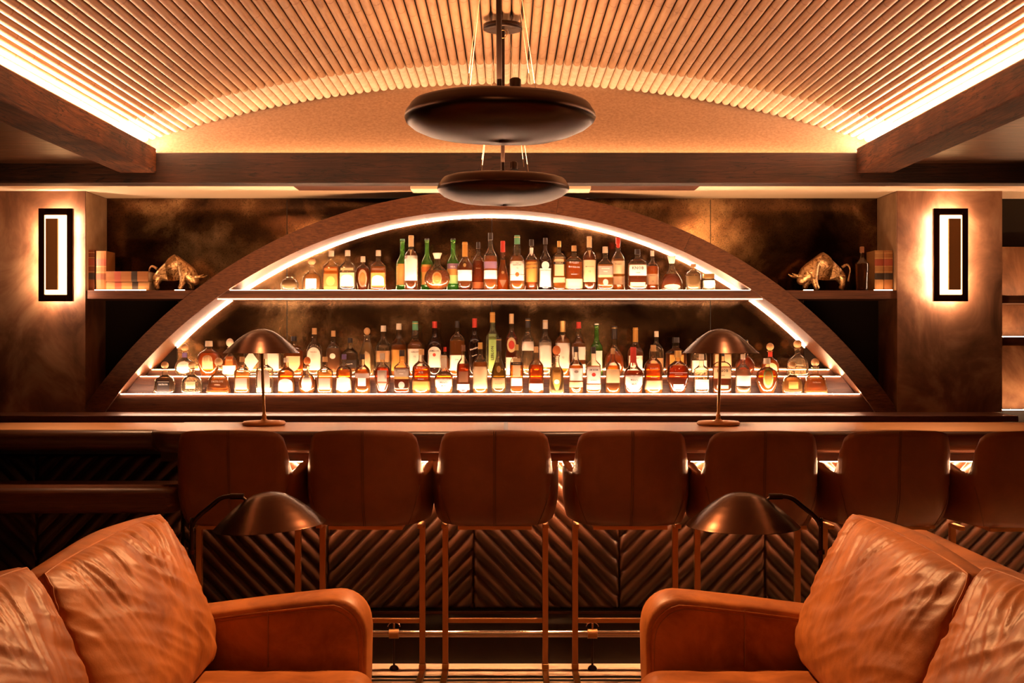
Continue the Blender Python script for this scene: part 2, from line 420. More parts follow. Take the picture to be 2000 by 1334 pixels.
pendant((975.5-989)*3.89/F, 3.89, EYE+431*3.89/F, 'large dark bronze disc pendant hanging nearest the camera', 2.96, -.005)
pendant((982-989)*5.63/F, 5.63, EYE+292*5.63/F, 'smaller looking bronze disc pendant hanging lower behind, just above the arch top', 2.96, .0)

# ------------------------------------------------------------------ antique mirror behind the shelves
mr = MB().box(XL, XR, YB, YB+.02, 1.32, 2.411).build('antique_mirror', M['mirror'])
tag(mr, 'smoky speckled antique mirror covering the wall behind the bottle shelves', 'mirror')
MB().box((1387-989)/306.0, (1387-989)/306.0+.004, YB-.0015, YB, 1.32, 2.40).build('joint', M['black'], mr)
MB().box((960-989)/306.0, (960-989)/306.0+.004, YB-.0015, YB, 1.32, 2.40).build('joint', M['black'], mr)
MB().box((560-989)/306.0, (560-989)/306.0+.004, YB-.0015, YB, 1.32, 2.40).build('joint', M['black'], mr)

# ------------------------------------------------------------------ arch
AX = (957-989)/322.15; RI = 913.5/322.15; RO = 951.5/322.15; AZ = EYE-(1323.5-660)/322.15
def arc_x(z, r): return math.sqrt(max(0, r*r-(z-AZ)**2))
arch = empty('wooden_arch', (AX, YF, ZC), 'wide curved oak arch framing the lit bottle shelves', 'arch')
th0 = math.asin((ZC-AZ)/RO)
nseg = 7; y0, y1 = YF-.005-YF, YB-YF-.005
for q in range(nseg):
    a0 = th0+(PI-2*th0)*q/nseg+.0002; a1 = th0+(PI-2*th0)*(q+1)/nseg-.0002
    rows = []
    for k in range(15):
        a = a0+(a1-a0)*k/14; c, s_ = math.cos(a), math.sin(a)
        rr = []
        for r, y in ((RI, y0), (RO, y0), (RO, y1), (RI, y1)):
            z = AZ+r*s_-ZC; x = r*c
            if z < 0: z = 0; x = math.copysign(arc_x(ZC, r), c)
            z = min(z, 2.409-ZC); x = max(XL+.002-AX, min(XR-.002-AX, x))
            rr.append((x, y, z))
        rows.append(rr)
    mb = MB(); mb.grid(rows, closed_u=True, smooth=False); mb.cap(rows[0]); mb.cap(rows[-1])
    mb.build('arch_segment', M['arch'], arch, bevel=.0012)
# strip along the back of the arch
rows = []
for k in range(81):
    a0 = math.asin((1.30-AZ)/RI); a = a0+(PI-2*a0)*k/80
    rows.append([((RI-dr)*math.cos(a), YB-YF-dy, AZ+(RI-dr)*math.sin(a)-ZC) for dr, dy in ((.002,.010),(.010,.010),(.010,.003),(.002,.003))])
mb = MB(); mb.grid(rows, closed_u=True, smooth=False).build('light_strip', L_ARCH, arch)

# ------------------------------------------------------------------ back counter, plinth, tiers, shelves
bc = MB().box(-4.19, 2.96, 7.10, YB+.02, 1.035, 1.07).build('back_counter', M['wood'], bevel=.003)
tag(bc, 'long dark wooden back bar counter below the arch', 'counter')
MB().box(-4.1, 2.90, 7.16, YB, .02, 1.034).build('cabinet', M['wood'], bc)
def tier(name, y0, y1, z0, z1, label, strip, ext=0):
    xa = lambda z: arc_x(z, RI)-.001
    poly = [(AX-xa(z0), z0), (AX+xa(z0), z0), (AX+xa(z1), z1), (AX-xa(z1), z1)]
    o = MB().prism(poly, 'y', y0, y1).build(name, M['wood'])
    tag(o, label, 'shelf')
    if strip:
        h = xa(z1)-.01
        MB().box(AX-h, AX+h, y0-.004, y0+.004, z1-.001, z1+(.0035 if y0 < 7.5 else .002)).build('light_strip', L_SHELF if y0 < 7.5 else L_STEP2, o)
    return o
tier('bottle_step', 7.47, 7.59, ZC, 1.178, 'lowest lit wooden bottle step at the foot of the arch', True)
tier('bottle_step', 7.59, 7.73, ZC, 1.282, 'second wooden bottle step just behind the lowest one', True)
tier('bottle_step', 7.73, YB-.001, ZC, 1.32, 'narrow third ledge at the foot of the mirror', True)
# upper shelf
za, zb = 1.757, 1.809
xa = lambda z: arc_x(z, RI)-.001
us = MB().prism([(AX-xa(za), za), (AX+xa(za), za), (AX+xa(zb), zb), (AX-xa(zb), zb)], 'y', 7.455, YB-.001).build('bottle_shelf', M['wood'])
tag(us, 'long floating bottle shelf spanning the arch', 'shelf')
MB().box(AX-xa(za)+.01, AX+xa(za)-.01, 7.452, 7.458, za-.003, za+.001).build('light_strip', L_LINE, us)
MB().box(AX-xa(zb)+.01, AX+xa(zb)-.01, 7.459, 7.467, zb, zb+.0015).build('light_strip', L_SHELF, us)
MB().box(AX-xa(zb)+.06, AX+xa(zb)-.06, 7.74, 7.752, zb, zb+.003).build('light_strip', L_STEP2, us)
# side shelves
for s, x_out in ((-1, XL), (1, XR)):
    xi = lambda z: AX+s*(arc_x(z, RO)+.001)
    z0, z1 = 1.757, 1.809
    o = MB().prism([(x_out, z0), (xi(z0), z0), (xi(z1), z1), (x_out, z1)], 'y', 7.46, YB-.001).build('display_shelf', M['wood'], bevel=.002)
    tag(o, ('dark display shelf left of the arch, holding books and a bull' if s < 0 else 'dark display shelf right of the arch, holding a bull, a bottle and books'), 'shelf')
    ax0, ax1 = ((186-989)/321., (286-989)/321.) if s < 0 else ((1706-989)/321., (1742-989)/321.)
    MB().box(ax0, ax1, 7.463, 7.468, z1, z1+.004).build('light_strip', L_ACC, o)
    bx = (352-989)/321. if s < 0 else (1578-989)/321.
    MB().box(bx-.03, bx+.03, 7.463, 7.468, z1, z1+.003).build('light_strip', L_ACC, o)
    # dark panel of the lower side niche
    xs = sorted((x_out, x_out-s*.6))
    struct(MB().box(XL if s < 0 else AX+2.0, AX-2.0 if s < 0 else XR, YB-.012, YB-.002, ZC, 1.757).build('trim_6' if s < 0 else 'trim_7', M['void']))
# right end niche with lit shelves
sbox('niche_back', M['column'], 3.006, 4.2, YB-.02, YB+.029, ZC, 2.10)
for za_, zb_, lb in ((1.731, 1.778, 'upper dark shelf in the lit niche at the far right edge'), (1.473, 1.526, 'lower dark shelf in the lit niche at the far right edge')):
    o = MB().box(3.007, 4.19, YF+.01, YB-.021, za_, zb_).build('niche_shelf', M['wood'])
    tag(o, lb, 'shelf')
    MB().box(3.02, 3.9, YF+.20, YF+.21, zb_, zb_+.003).build('light_strip', L_NICHE, o)
ns = MB().box(3.03, 3.9, YF+.20, YF+.21, 1.0705, 1.074).build('niche_light_strip', L_NICHE); tag(ns, 'thin warm light strip at the bottom of the far right niche', 'light strip')

# ------------------------------------------------------------------ sconces
def sconce(px0, px1, mirror, label):
    d = 7.40; x0 = (px0-989)*d/F; x1 = (px1-989)*d/F; z0 = EYE-(589-660)*d/F; z1 = EYE-(408-660)*d/F
    cx, cz = (x0+x1)/2, (z0+z1)/2; hw, hh = (x1-x0)/2, (z1-z0)/2
    t = empty('wall_sconce', (cx, YF, cz), label, 'wall lamp', 'glowing rectangular wall sconces')
    b = MB()
    iw, ih = .067, .24
    for bx in ((-hw, -iw, -hh, hh), (iw, hw, -hh, hh), (-iw, iw, ih, hh), (-iw, iw, -hh, -ih)):
        b.box(bx[0], bx[1], -.085, -.06, bx[2], bx[3])
    b.build('frame', M['bronze'], t, bevel=.002)
    MB().box(-iw-.004, iw+.004, -.060, -.052, -ih-.004, ih+.004).build('backplate', M['bronze'], t)
    g = MB(); t_ = .016
    gw, gh = iw-.004, ih-.003
    for bx in ((-gw, -gw+t_, -gh, gh), (gw-t_, gw, -gh, gh), (-gw+t_, gw-t_, gh-t_, gh), (-gw+t_, gw-t_, -gh, -gh+t_)):
        g.box(bx[0], bx[1], -.092, -.064, bx[2], bx[3])
    g.box(-gw, gw, -.067, -.061, -gh, gh)
    g.build('diffuser', L_SCONCE, t)
    MB().box(-.036, .036, -.150, -.130, -.212, .212).build('front_plate', M['brass_dull'], t, bevel=.002)
    MB().cyl((0,-.13,0), (0,-.06,0), .012).build('stem', M['brass_dull'], t)
    h = MB()
    h.box(-hw+.008, -hw+.02, -.058, -.053, -hh+.03, hh-.03).box(hw-.02, hw-.008, -.058, -.053, -hh+.03, hh-.03)
    h.box(-.06, .06, -.058, -.053, hh-.02, hh-.01).box(-.06, .06, -.058, -.053, -hh+.01, -hh+.02)
    h.build('halo_strip', L_HALO, t)
    MB().box(-.05, .05, -.055, 0, -.2, .2).build('wall_mount', M['iron'], t)
    return t
sconce(79, 146, 0, 'tall glowing rectangular wall sconce on the left plaster column')
sconce(1820, 1887, 1, 'tall glowing rectangular wall sconce on the right plaster column')

# ------------------------------------------------------------------ bar
def slab_prof(yf, yb, zt, zb, r1=.02, r2=.055):
    p = []
    for k in range(7):
        a = PI/2+PI/2*k/6; p.append((yf+r1+r1*math.cos(a), zt-r1+r1*math.sin(a)))
    for k in range(9):
        a = PI+PI/2*k/8; p.append((yf+r2+r2*math.cos(a), zb+r2+r2*math.sin(a)))
    return p+[(yb, zb), (yb, zt)]
def slab(name, mat, x0, x1, yf, yb, zt, zb, cr, sides, parent=None, r1=.02, r2=.055, top=None):
    """counter slab with bullnose front; sides: which ends curve back with corner radius cr"""
    pr = slab_prof(0, 1, zt, zb, r1, r2); nose = [p for p in pr[:-2]]
    # plan path of the front edge
    path = []
    if 'l' in sides:
        path += [(x0+cr-cr*math.sin(a), yf+cr-cr*math.cos(a), -math.sin(a), -math.cos(a)) for a in [PI/2*(1-k/10) for k in range(11)]]
        path = [(x0, yb, -1, 0)]+path
    else: path.append((x0, yf, 0, -1))
    if 'r' in sides:
        path += [(x1-cr+cr*math.sin(a), yf+cr-cr*math.cos(a), math.sin(a), -math.cos(a)) for a in [PI/2*k/10 for k in range(11)]]
        path.append((x1, yb, 1, 0))
    else: path.append((x1, yf, 0, -1))
    rows = [[(x-nx*q, y-ny*q, z) for q, z in nose] for x, y, nx, ny in path]
    mb = MB(); mb.grid(rows)
    top = [r[0] for r in rows]; bot = [r[-1] for r in rows]
    bl = [(x0 if 'l' not in sides else rows[0][0][0], yb), (x1 if 'r' not in sides else rows[-1][0][0], yb)]
    tp = list(top)+[(top[-1][0], yb, zt), (top[0][0], yb, zt)]; bt = list(bot)+[(bot[-1][0], yb, zb), (bot[0][0], yb, zb)]
    mb.cap(tp); mb.cap(bt, True)
    mb.box(top[0][0]+.002, top[-1][0]-.002, yb-.01, yb, zb, zt-.0005)
    return mb
bar = empty('bar_counter', (0, 5.74, 0), 'long bar counter with thick rounded wooden top facing the stools', 'bar counter')
def shifted(mb): mb.v = [(x, y-5.74, z) for x, y, z in mb.v]; return mb
shifted(slab('', None, -1.62, 3.6, 5.50, 6.11, 1.0992, 1.0, .12, 'l', r1=.018, r2=.05)).build('front_edge', M['barnose'], bar)
_c = [(-1.60+.11-.11*math.sin(a), 5.516+.11-.11*math.cos(a)) for a in [PI/2*(1-k/10) for k in range(11)]]
shifted(MB().prism([(-1.60, 6.11)]+_c+[(3.6, 5.516), (3.6, 6.11)], 'z', 1.0993, 1.1005)).build('bar_top', M['bartop'], bar)
shifted(slab('', None, -3.6, -1.50, 5.60, 6.105, 1.0985, 1.0, .1, '', r1=.03, r2=.06)).build('front_edge', M['barnose'], bar)
shifted(MB().box(-3.6, -1.50, 5.632, 6.105, 1.0986, 1.0992)).build('bar_top', M['bartop'], bar)
shifted(MB().box(-1.58, 3.58, 5.62, 5.73, .955, .999)).build('apron', M['barnose'], bar)
shifted(MB().box(-3.6, 3.6, 5.765, 6.07, .0, .999)).build('body', M['black'], bar)
shifted(MB().box(-1.22, 3.5, 5.675, 5.69, .947, .954)).build('light_strip', L_BAR, bar)
shifted(MB().box(-3.6, 3.6, 5.735, 5.765, 0, .235)).build('toe_panel', M['toe'], bar)
shifted(MB().box(-3.6, 3.6, 5.722, 5.735, .235, .246)).build('metal_trim', M['bronze'], bar)
shifted(MB().box(-.012, .008, 5.50, 6.11, 1.1004, 1.1010)).build('joint', M['barnose'], bar)
# low side counter on the left
lc = slab('', None, -3.6, -1.45, 5.45, 5.738, .853, .735, .09, 'r', r1=.028, r2=.05).build('low_counter', M['wood'])
tag(lc, 'lower dark wooden counter with rounded end projecting from the bar at left', 'counter')
# chevron panels
def chevron(sign):
    wdt, z0, z1, nx, nz = .682, .252, .974, 120, 130
    rows = []
    for j in range(nz+1):
        z = z0+(z1-z0)*j/nz; row = []
        for i in range(nx+1):
            x = wdt*i/nx
            t = (z+sign*x*1.02)/.0835
            h = abs(math.sin(PI*t))**.55
            ed = min(1, min(x, wdt-x)/.012); ez = min(1, min(z-z0, z1-z)/.012)
            h = h*.019*math.sqrt(max(0, ed))*math.sqrt(max(0, ez))+.0006*noise.noise((x*30, z*30, sign))
            row.append((x, -h, z))
        rows.append(row)
    mb = MB(); mb.grid(rows)
    return mb
XB0 = -.153
pa = chevron(-1).build('upholstered_panel', M['chev']); pb = chevron(1).build('upholstered_panel', M['chev'])
names = {}
for k in range(-4, 4):
    src = pa if k % 2 else pb
    first = (k == -4 and src is pa) or (k == -4 and src is pb) or k == -3
    o = src if first else src.copy()
    if not first: col.objects.link(o)
    o.location = (XB0+k*.682, 5.762, 0)
    lab = {-4: 'dark leather chevron panel of the bar front at the left frame edge', -3: 'dark leather chevron panel below the low counter, left of the first stool',
           -2: 'dark leather chevron panel behind the first stool from the left', -1: 'dark leather chevron panel between the second and third stools',
           0: 'dark leather chevron panel between the third and fourth stools', 1: 'dark leather chevron panel behind the fourth and fifth stools',
           2: 'dark leather chevron panel behind the sixth stool from the left', 3: 'dark leather chevron panel at the right frame edge behind the last stool'}[k]
    tag(o, lab, 'panel', 'channel tufted chevron panels on the bar front')
# foot rail
fr = empty('foot_rail', (0, 5.63, 0), 'polished metal foot rail along the base of the bar', 'foot rail')
MB().cyl((-2.6, 0, .165), (3.4, 0, .165), .017, seg=20).build('rail', M['steel'], fr)
for px in (-1.52, -.515, .394, 1.30, 2.2):
    b = MB()
    b.cyl((px, 0, .0), (px, 0, .155), .005); b.lathe([(.020,0),(.022,.006),(.016,.016),(.006,.022)], (px,0,0), 16)
    b.build('post', M['iron'], fr)
    c = MB(); c.cyl((px-.022,0,.165), (px+.022,0,.165), .022, seg=18); c.cyl((px,0,.18),(px,0,.212),.005)
    c.build('collar', M['brass_dull'], fr)
    MB().tube([(px+.028*math.cos(a), 0, .197+.020*math.sin(a)) for a in [PI*k/14 for k in range(15)]], .0025, 6).build('bracket_loop', M['steel'], fr)

# ------------------------------------------------------------------ bar lamps and floor lamps
SH = [(0,1.0),(.06,.997),(.13,.985),(.26,.935),(.34,.875),(.42,.80),(.55,.655),(.69,.47),(.85,.235),(.94,.09),(1.0,0)]
def shade_mb(R, H, asym=.1):
    rows = []
    pr = [(r, z) for r, z in SH]; inner = [(r*.985, max(z-.02, 0)) for r, z in SH[::-1]]
    # smooth interpolation
    full = []
    for a, b in zip(pr[:-1], pr[1:]):
        for k in range(3): t = k/3; full.append((a[0]+(b[0]-a[0])*t, a[1]+(b[1]-a[1])*t))
    full.append(pr[-1])
    for r, z in full+inner:
        row = []
        for k in range(56):
            a = 2*PI*k/56
            off = -asym*z*R
            row.append((R*r*math.cos(a)+off, R*r*math.sin(a), H*z))
        rows.append(row)
    return MB().grid(rows, closed_u=True)
def bar_lamp(px, base_px, label):
    y = 5.92; s = F/y
    bx = (base_px-989)/s; sx = (px-989)/s
    t = empty('bar_lamp', (bx, y, 1.1008), label, 'table lamp', 'bronze mushroom lamps on the bar')
    MB().lathe([(.098,0),(.103,.004),(.103,.012),(.097,.018),(.02,.020),(.012,.03)], (0,0,0), 40).build('base', M['brass_dull'], t)
    zr = EYE-(690-660)/s-1.10
    MB().tube([(0,0,.02),(0,0,.05),((sx-bx)*.5,0,zr*.55),(sx-bx,0,zr+.06)], .0075, 12).build('pole', M['brass'], t)
    MB().lathe([(.011,.018),(.011,.05),(.008,.052)], (0,0,0), 14).build('pole_socket', M['brass_dull'], t)
    R = 74/s; H = 47/s
    sm = shade_mb(R, H, 0).build('lamp_shade', M['bronze'], t, loc=(sx-bx, 0, zr))
    sm.modifiers.new('smooth', 'SUBSURF').levels = 1
bar_lamp(511, 516, 'mushroom shaped bronze lamp on the bar, left of centre')
bar_lamp(1407, 1403, 'mushroom shaped bronze lamp on the bar, right of centre')

def floor_lamp(mir, label):
    y = 4.62; s = F/y; q = -1 if not mir else 1
    X = lambda px: (px-989)/s if not mir else -((px-989)/s)
    Z = lambda py: EYE-(py-660)/s
    bx = X(375); t = empty('floor_lamp', (bx, y, 0), label, 'floor lamp', 'bronze reading lamps beside the sofas')
    L = lambda px, py, dy=0: (X(px)-bx, dy, Z(py))
    MB().lathe([(.13,0),(.135,.005),(.135,.015),(.02,.022)], (0,0,0), 36).build('base', M['iron'], t)
    MB().tube(*smooth_pts([(0,0,.02), L(375,1045), L(376,1030), L(380,1018), L(390,1006), L(410,990), L(424,978), L(432,973), L(442,970), L(455,969.5), L(474,969.5)], [.0085]*11, 3), 12).build('pole', M['iron'], t)
    MB().cyl(L(372,1078), L(379,1078), .008).cyl((0,0,Z(1082)), (0,0,Z(1074)), .015).build('adjusting_knob', M['bronze'], t)
    MB().cyl(L(450,969.5), L(476,969.5), .0115).build('arm_end', M['iron'], t)
    MB().cyl(L(472,970), L(490,985), .006).build('joint', M['iron'], t)
    R = 111/s; H = 66/s
    sm = shade_mb(R, H, .0).build('lamp_shade', M['bronze'], t, loc=L(527, 1027))
    sm.rotation_euler = (0, (-.07 if not mir else .0), 0)
    sm.modifiers.new('smooth', 'SUBSURF').levels = 1
floor_lamp(False, 'arched bronze reading lamp beside the left sofa')
floor_lamp(True, 'arched bronze reading lamp behind the right sofa')

# ------------------------------------------------------------------ stools
def shell_mesh():
    # plan curve (x, forward) for the right half and the height of the rim there
    pl = [(0,0),(.06,.002),(.12,.006),(.165,.014),(.190,.023),(.207,.034),(.220,.048),(.229,.064),(.234,.080),(.239,.100),(.247,.14),(.257,.19),(.266,.24),(.270,.29),(.266,.35)]
    tp = [1.124,1.124,1.122,1.120,1.117,1.110,1.092,1.040,.970,.936,.934,.944,.962,.966,.93]
    half = list(zip(pl, tp)); full = [((-x, f), t) for (x, f), t in half[:0:-1]]+half
    ref = []
    for (p, t), (p2, t2) in zip(full[:-1], full[1:]):
        for k in range(3):
            u = k/3; ref.append(((p[0]+(p2[0]-p[0])*u, p[1]+(p2[1]-p[1])*u), t+(t2-t)*u))
    ref.append(full[-1])
    zb = .708
    def pt(x, f, t, v, ins):
        z = zb+(t-zb)*v; hz = (z-zb)/(1.12-zb)
        wsc = 1-.075*(1-min(1, hz/.40))**2.4-.035*max(0, (hz-.60)/.4)**1.5
        fo = f+.05*(1-min(1, hz/.35))**2-.03*hz*(1 if f < .1 else max(0, 1-(f-.1)/.2))
        p = Vector((x*wsc*1.055, fo+.02, z+.005*(min(1, abs(x)/.22))**2.5*(1-v)))
        if ins:
            d = Vector((-x, .16-f, 0)); k = min(1, abs(x)/.2)
            d = Vector((-math.copysign(1, x)*k if x else 0, max(.05, 1-k*.8) if f < .12 else .05, 0)).normalized()
            p += d*ins
        return p
    rows = [[pt(x, f, t, j/16, 0) for (x, f), t in ref] for j in range(17)]
    rim = [[pt(x, f, t+.004, 1, .010) for (x, f), t in ref], [pt(x, f, t+.004, 1, .020) for (x, f), t in ref]]
    inner = [[pt(x, f, t, j/16, .030) for (x, f), t in ref] for j in range(16, -1, -1)]
    return rows, rim+inner
def make_stool():
    t = empty('bar_stool', (0,0,0), '', 'bar stool', 'leather bar stools lined up along the bar')
    rows, inner = shell_mesh()
    o = MB().grid(rows+inner, closed_v=True)
    o.cap([r[0] for r in rows+inner]); o.cap([r[-1] for r in rows+inner], True)
    o = o.build('backrest_shell', M['stool'], t)
    # seams
    mid = len(rows[0])//2
    for dx in (-.004, .004):
        MB().tube([(r[mid][0]+dx, r[mid][1]-.0015, r[mid][2]) for r in rows], .0014, 6).build('seam', M['seam'], o)
    for sg in (-1, 1):
        pts = []
        for j in range(0, 9):
            i = mid+sg*int(round(12+8*j/8)); pts.append((rows[j][i][0]*1.002, rows[j][i][1]-.0012, rows[j][i][2]))
        MB().tube(pts, .0012, 6).build('seam', M['seam'], o)
    # seat cushion and under plate
    m = MB(); prs = []
    for k in range(11):
        a = -PI/2+PI*k/10; prs.append((.175+.025*math.cos(a), .745+.04*math.sin(a)))
    m.lathe([(0, .705)]+prs+[(0, .79)], (0, .29, 0), 40, 1.0, 3.0, caps=False).build('seat', M['stool'], t)
    MB().box(-.16, .16, .085, .40, .690, .706).build('seat_plate', M['brass_dull'], t)
    for sg in (-1, 1):
        x = sg*.226
        MB().box(x-.013, x+.013, .317, .343, .03, .692).build('leg', M['brass_dull'], t, bevel=.002)
        MB().box(x-.013, x+.013, -.06, .345, 0, .024).build('runner', M['brass'], t, bevel=.002)
        MB().box(x-.015, x+.015, .310, .345, .024, .048).build('leg_cap', M['brass'], t, bevel=.002)
        MB().box(x-.013, x+.013, .22, .343, .674, .692).build('seat_bracket', M['brass_dull'], t, bevel=.002)
    MB().box(-.213, .213, .319, .341, .232, .252).build('footrest', M['brass_dull'], t, bevel=.002)
    return t
st = make_stool()
lab = ['first leather bar stool from the left, beside the low counter', 'second leather bar stool from the left, behind the left reading lamp',
       'third leather bar stool from the left, left of the centre gap', 'fourth leather bar stool from the left, right of the centre gap',
       'fifth leather bar stool from the left, above the right reading lamp', 'sixth leather bar stool from the left, behind the right sofa cushion',
       'seventh leather bar stool, cut off by the right frame edge']
for i, (x, dy, rz) in enumerate([(-1.182, 0, -.05), (-.612, 0, -.02), (-.050, 0, 0), (.537, 0, .0), (1.092, -.04, .03), (1.670, -.015, .035), (2.235, -.05, .04)]):
    o = st if i == 0 else copy_tree(st)
    o.location = (x, 5.23+dy, 0); o.rotation_euler.z = rz; o['label'] = lab[i]

# ------------------------------------------------------------------ sofas
def cushion_mesh(Ya, Yb, Xb, Xt, zb, zt, T, seed, sg):
    """pillow standing on the seat, leaning back; sg=-1 left sofa"""
    na, nb = 150, 110
    L = Yb-Ya; up = Vector((sg*(Xt-Xb), 0, zt-zb)); H = up.length; up.normalize()
    nrm = Vector((-sg*up.z*1.0, 0, abs(up.x)*1.0)); nrm.normalize()     # towards the room centre
    org = Vector((sg*Xb, (Ya+Yb)/2, zb))
    g = .05
    def P(u, v, side):
        # u,v in -1..1
        pin = 1+.035*(1-v*v)*abs(u)**2-.02*abs(v)**6; piv = 1+.03*(1-u*u)*max(0, v)**2-.02*abs(u)**6
        a = u*L/2*pin; b = (v*piv+1)/2*H
        f = (max(0, 1-abs(u)**3.2))**.55*(max(0, 1-abs(v)**2.6))**.6
        c = side*(g+f*(T/2-g))
        if side > 0:
            du = 1-abs(u); dv = 1-v
            # creases running down from the top seam and in from the far edge
            ph = noise.noise((a*6+seed, b*2, 0))*.5
            q = a*24+b*9*(1 if u < .2 else -1.2)+ph*5
            r1 = noise.noise((q*.75, b*2.2+seed, 3)); r2 = noise.noise((q*1.7, b*4, seed+8))
            wr = (1-abs(r1)*3.0)*.011+(1-abs(r2)*3)*.005
            fall = math.exp(-dv*2.0)*(1-math.exp(-dv*14))
            c += wr*fall*1.15
            q2 = b*30+a*7; r3 = noise.noise((q2*.7, a*2, seed+20))
            c += (1-abs(r3)*3)*.007*(math.exp(-(1-u)*3.4)+.5*math.exp(-(1+u)*3.4))*(1-math.exp(-du*14))
            q3 = noise.noise((a*3.2+seed, b*2.6+a*2, 7)); c += q3*.016*f
            c += (1-abs(noise.noise((a*9+b*16, b*3-a*2, seed+31)))*3)*.0035*f
            # sag: fuller low down
            c += .02*f*(-v)
        return org+up*b+nrm*c+Vector((0, a, 0))
    mb = MB(); fr = []
    for j in range(nb+1):
        v = -1+2*j/nb; v = math.copysign(abs(v)**.85, v)
        fr.append([P(math.copysign(abs(-1+2*i/na)**.85, -1+2*i/na), v, 1) for i in range(na+1)])
    bk = []
    for j in range(31):
        v = -1+2*j/30; bk.append([P(-1+2*i/40, v, -1) for i in range(41)])
    mb.grid(fr); mb.grid(bk)
    def ring(n, side):
        r = []
        cs = [((-1,-1),(1,-1)),((1,-1),(1,1)),((1,1),(-1,1)),((-1,1),(-1,-1))]
        for (a, b) in cs:
            for k in range(n):
                t = k/n; r.append(P(a[0]+(b[0]-a[0])*t, a[1]+(b[1]-a[1])*t, side))
        return r
    R1, R2 = ring(40, 1), ring(40, -1)
    out = []
    cen = org+up*H/2
    for k in range(5):
        t = k/4; bul = math.sin(PI*t)*.026
        out.append([p*(1-t)+q*t+((p-cen).normalized())*bul for p, q in zip(R1, R2)])
    mb.grid(out, closed_u=True)
    return mb, R1
def sofa(sg, label):
    t = empty('leather_sofa', (sg*1.0, 3.0, 0), label, 'sofa')
    def B(mb, name, mat, bevel=0, seg=3, par=None):
        mb.v = [(x-sg*1.0, y-3.0, z) for x, y, z in mb.v]; return mb.build(name, mat, par or t, bevel=bevel, seg=seg)
    def xb(x0, x1): return sorted((sg*x0, sg*x1))
    a, b = xb(.50, 1.42); B(MB().box(a, b, 1.95, 4.15, .10, .30), 'base', M['sofa'], .02)
    a, b = xb(1.27, 1.43); zt = .885 if sg > 0 else .84
    B(MB().box(a, b, 1.85, 4.12, .12, zt), 'back_frame', M['sofa'], .055, 6)
    # seat cushions
    for q, (ya, yb) in enumerate(((2.0, 2.985), (3.0, 3.985))):
        rows = []; nx, ny = 40, 50
        for side in (1,):
            for i in range(ny+1):
                u = -1+2*i/ny; row = []
                for j in range(57):
                    # section from back top over nose to bottom
                    if j < 30: x = 1.10-(1.10-.50)*j/29; z = .455; e = j/29
                    else:
                        aa = PI/2*(j-29)/13 if j < 43 else PI/2+PI/2*(j-43)/13
                        x = .50-.075*math.sin(aa); z = .38+.075*math.cos(aa)
                    puff = .018*(1-abs(u)**4)*(1 if j < 43 else .3)
                    wr = .005*noise.noise((x*14+u*2, u*6, 5+q))
                    z += puff+wr-.03*abs(u)**14
                    row.append((sg*(x-(.012*(1-abs(u)**6) if j > 30 else 0)), (ya+yb)/2+u*(yb-ya)/2, z))
                rows.append(row)
        m = MB().grid(rows); m.cap(rows[0]); m.cap(rows[-1])
        B(m, 'seat_cushion', M['sofa'])
    # arms: far one by the bar, near one beside the camera
    for ya, yb, nm in ((3.995, 4.18, 1), (1.78, 1.97, 0)):
        prof = [(1.42, .10), (1.42, .585), (1.2, .598), (1.0, .622), (.8, .648), (.62, .668), (.56, .672)]
        for k in range(1, 8):
            an = PI/2*k/8; prof.append((.56-.105*math.sin(an), .672-.105+.105*math.cos(an)))
        prof += [(.452, .55), (.455, .40), (.47, .10)]
        n = len(prof); rows = []
        cx, cz = .95, .38
        for y, k in [(ya, .02), (ya+.004, .008), (ya+.014, 0), ((ya+yb)/2, -.010), (yb-.014, 0), (yb-.004, .008), (yb, .02)]:
            rows.append([(sg*(x+(cx-x)*k*(1 if x < 1 else .3)), y, z+(-k if z > .3 else 0)) for x, z in prof])
        m = MB().grid(rows, closed_u=True); m.cap(rows[0], True); m.cap(rows[-1])
        arm = B(m, 'arm', M['sofa'])
        if nm:
            pts = [(sg*(x+(.016 if x < .56 else 0)), ya-.001, z-.022) for x, z in prof[1:]]
            pts[-1] = (pts[-1][0], pts[-1][1], .40)
            B(MB().tube(pts, .0035, 6), 'arm_piping', M['sofa'], par=arm)
            B(MB().tube([(sg*(x+.012), y-.0006, z-.012) for x, y, z in [(abs(p[0]), p[1], p[2]) for p in pts]], .0012, 5), 'arm_stitching', M['seam_sofa'], par=arm)
            B(MB().tube([(sg*.775, ya-.001, .635), (sg*.775, ya-.001, .45)], .0022, 6), 'arm_seam', M['seam_sofa'], par=arm)
    # loose back cushions
    for q, (ya, yb, dz, dx) in enumerate(((1.96, 2.92, .025, .02), (2.96, 3.97, 0, 0))):
        mb, ring = cushion_mesh(ya, yb, .985, 1.165+dx, .475, .935+dz, .28, 11*q+(5 if sg > 0 else 1), sg)
        B(mb, 'back_cushion', M['sofa'])
        c = t.children[-1]
        B(MB().tube(ring+ring[:1], .0035, 6, caps=False), 'cushion_piping', M['sofa'], par=c)
    for lx, ly in ((.55, 2.05), (.55, 4.05), (1.35, 2.05), (1.35, 4.05)):
        B(MB().cyl((sg*lx, ly, 0), (sg*lx, ly, .11), .018, .024), 'leg', M['wood'])
    return t
sofa(-1, 'cognac leather sofa at the left facing the centre, with plump back cushions')
sofa(1, 'cognac leather sofa at the right facing the centre, with plump back cushions')

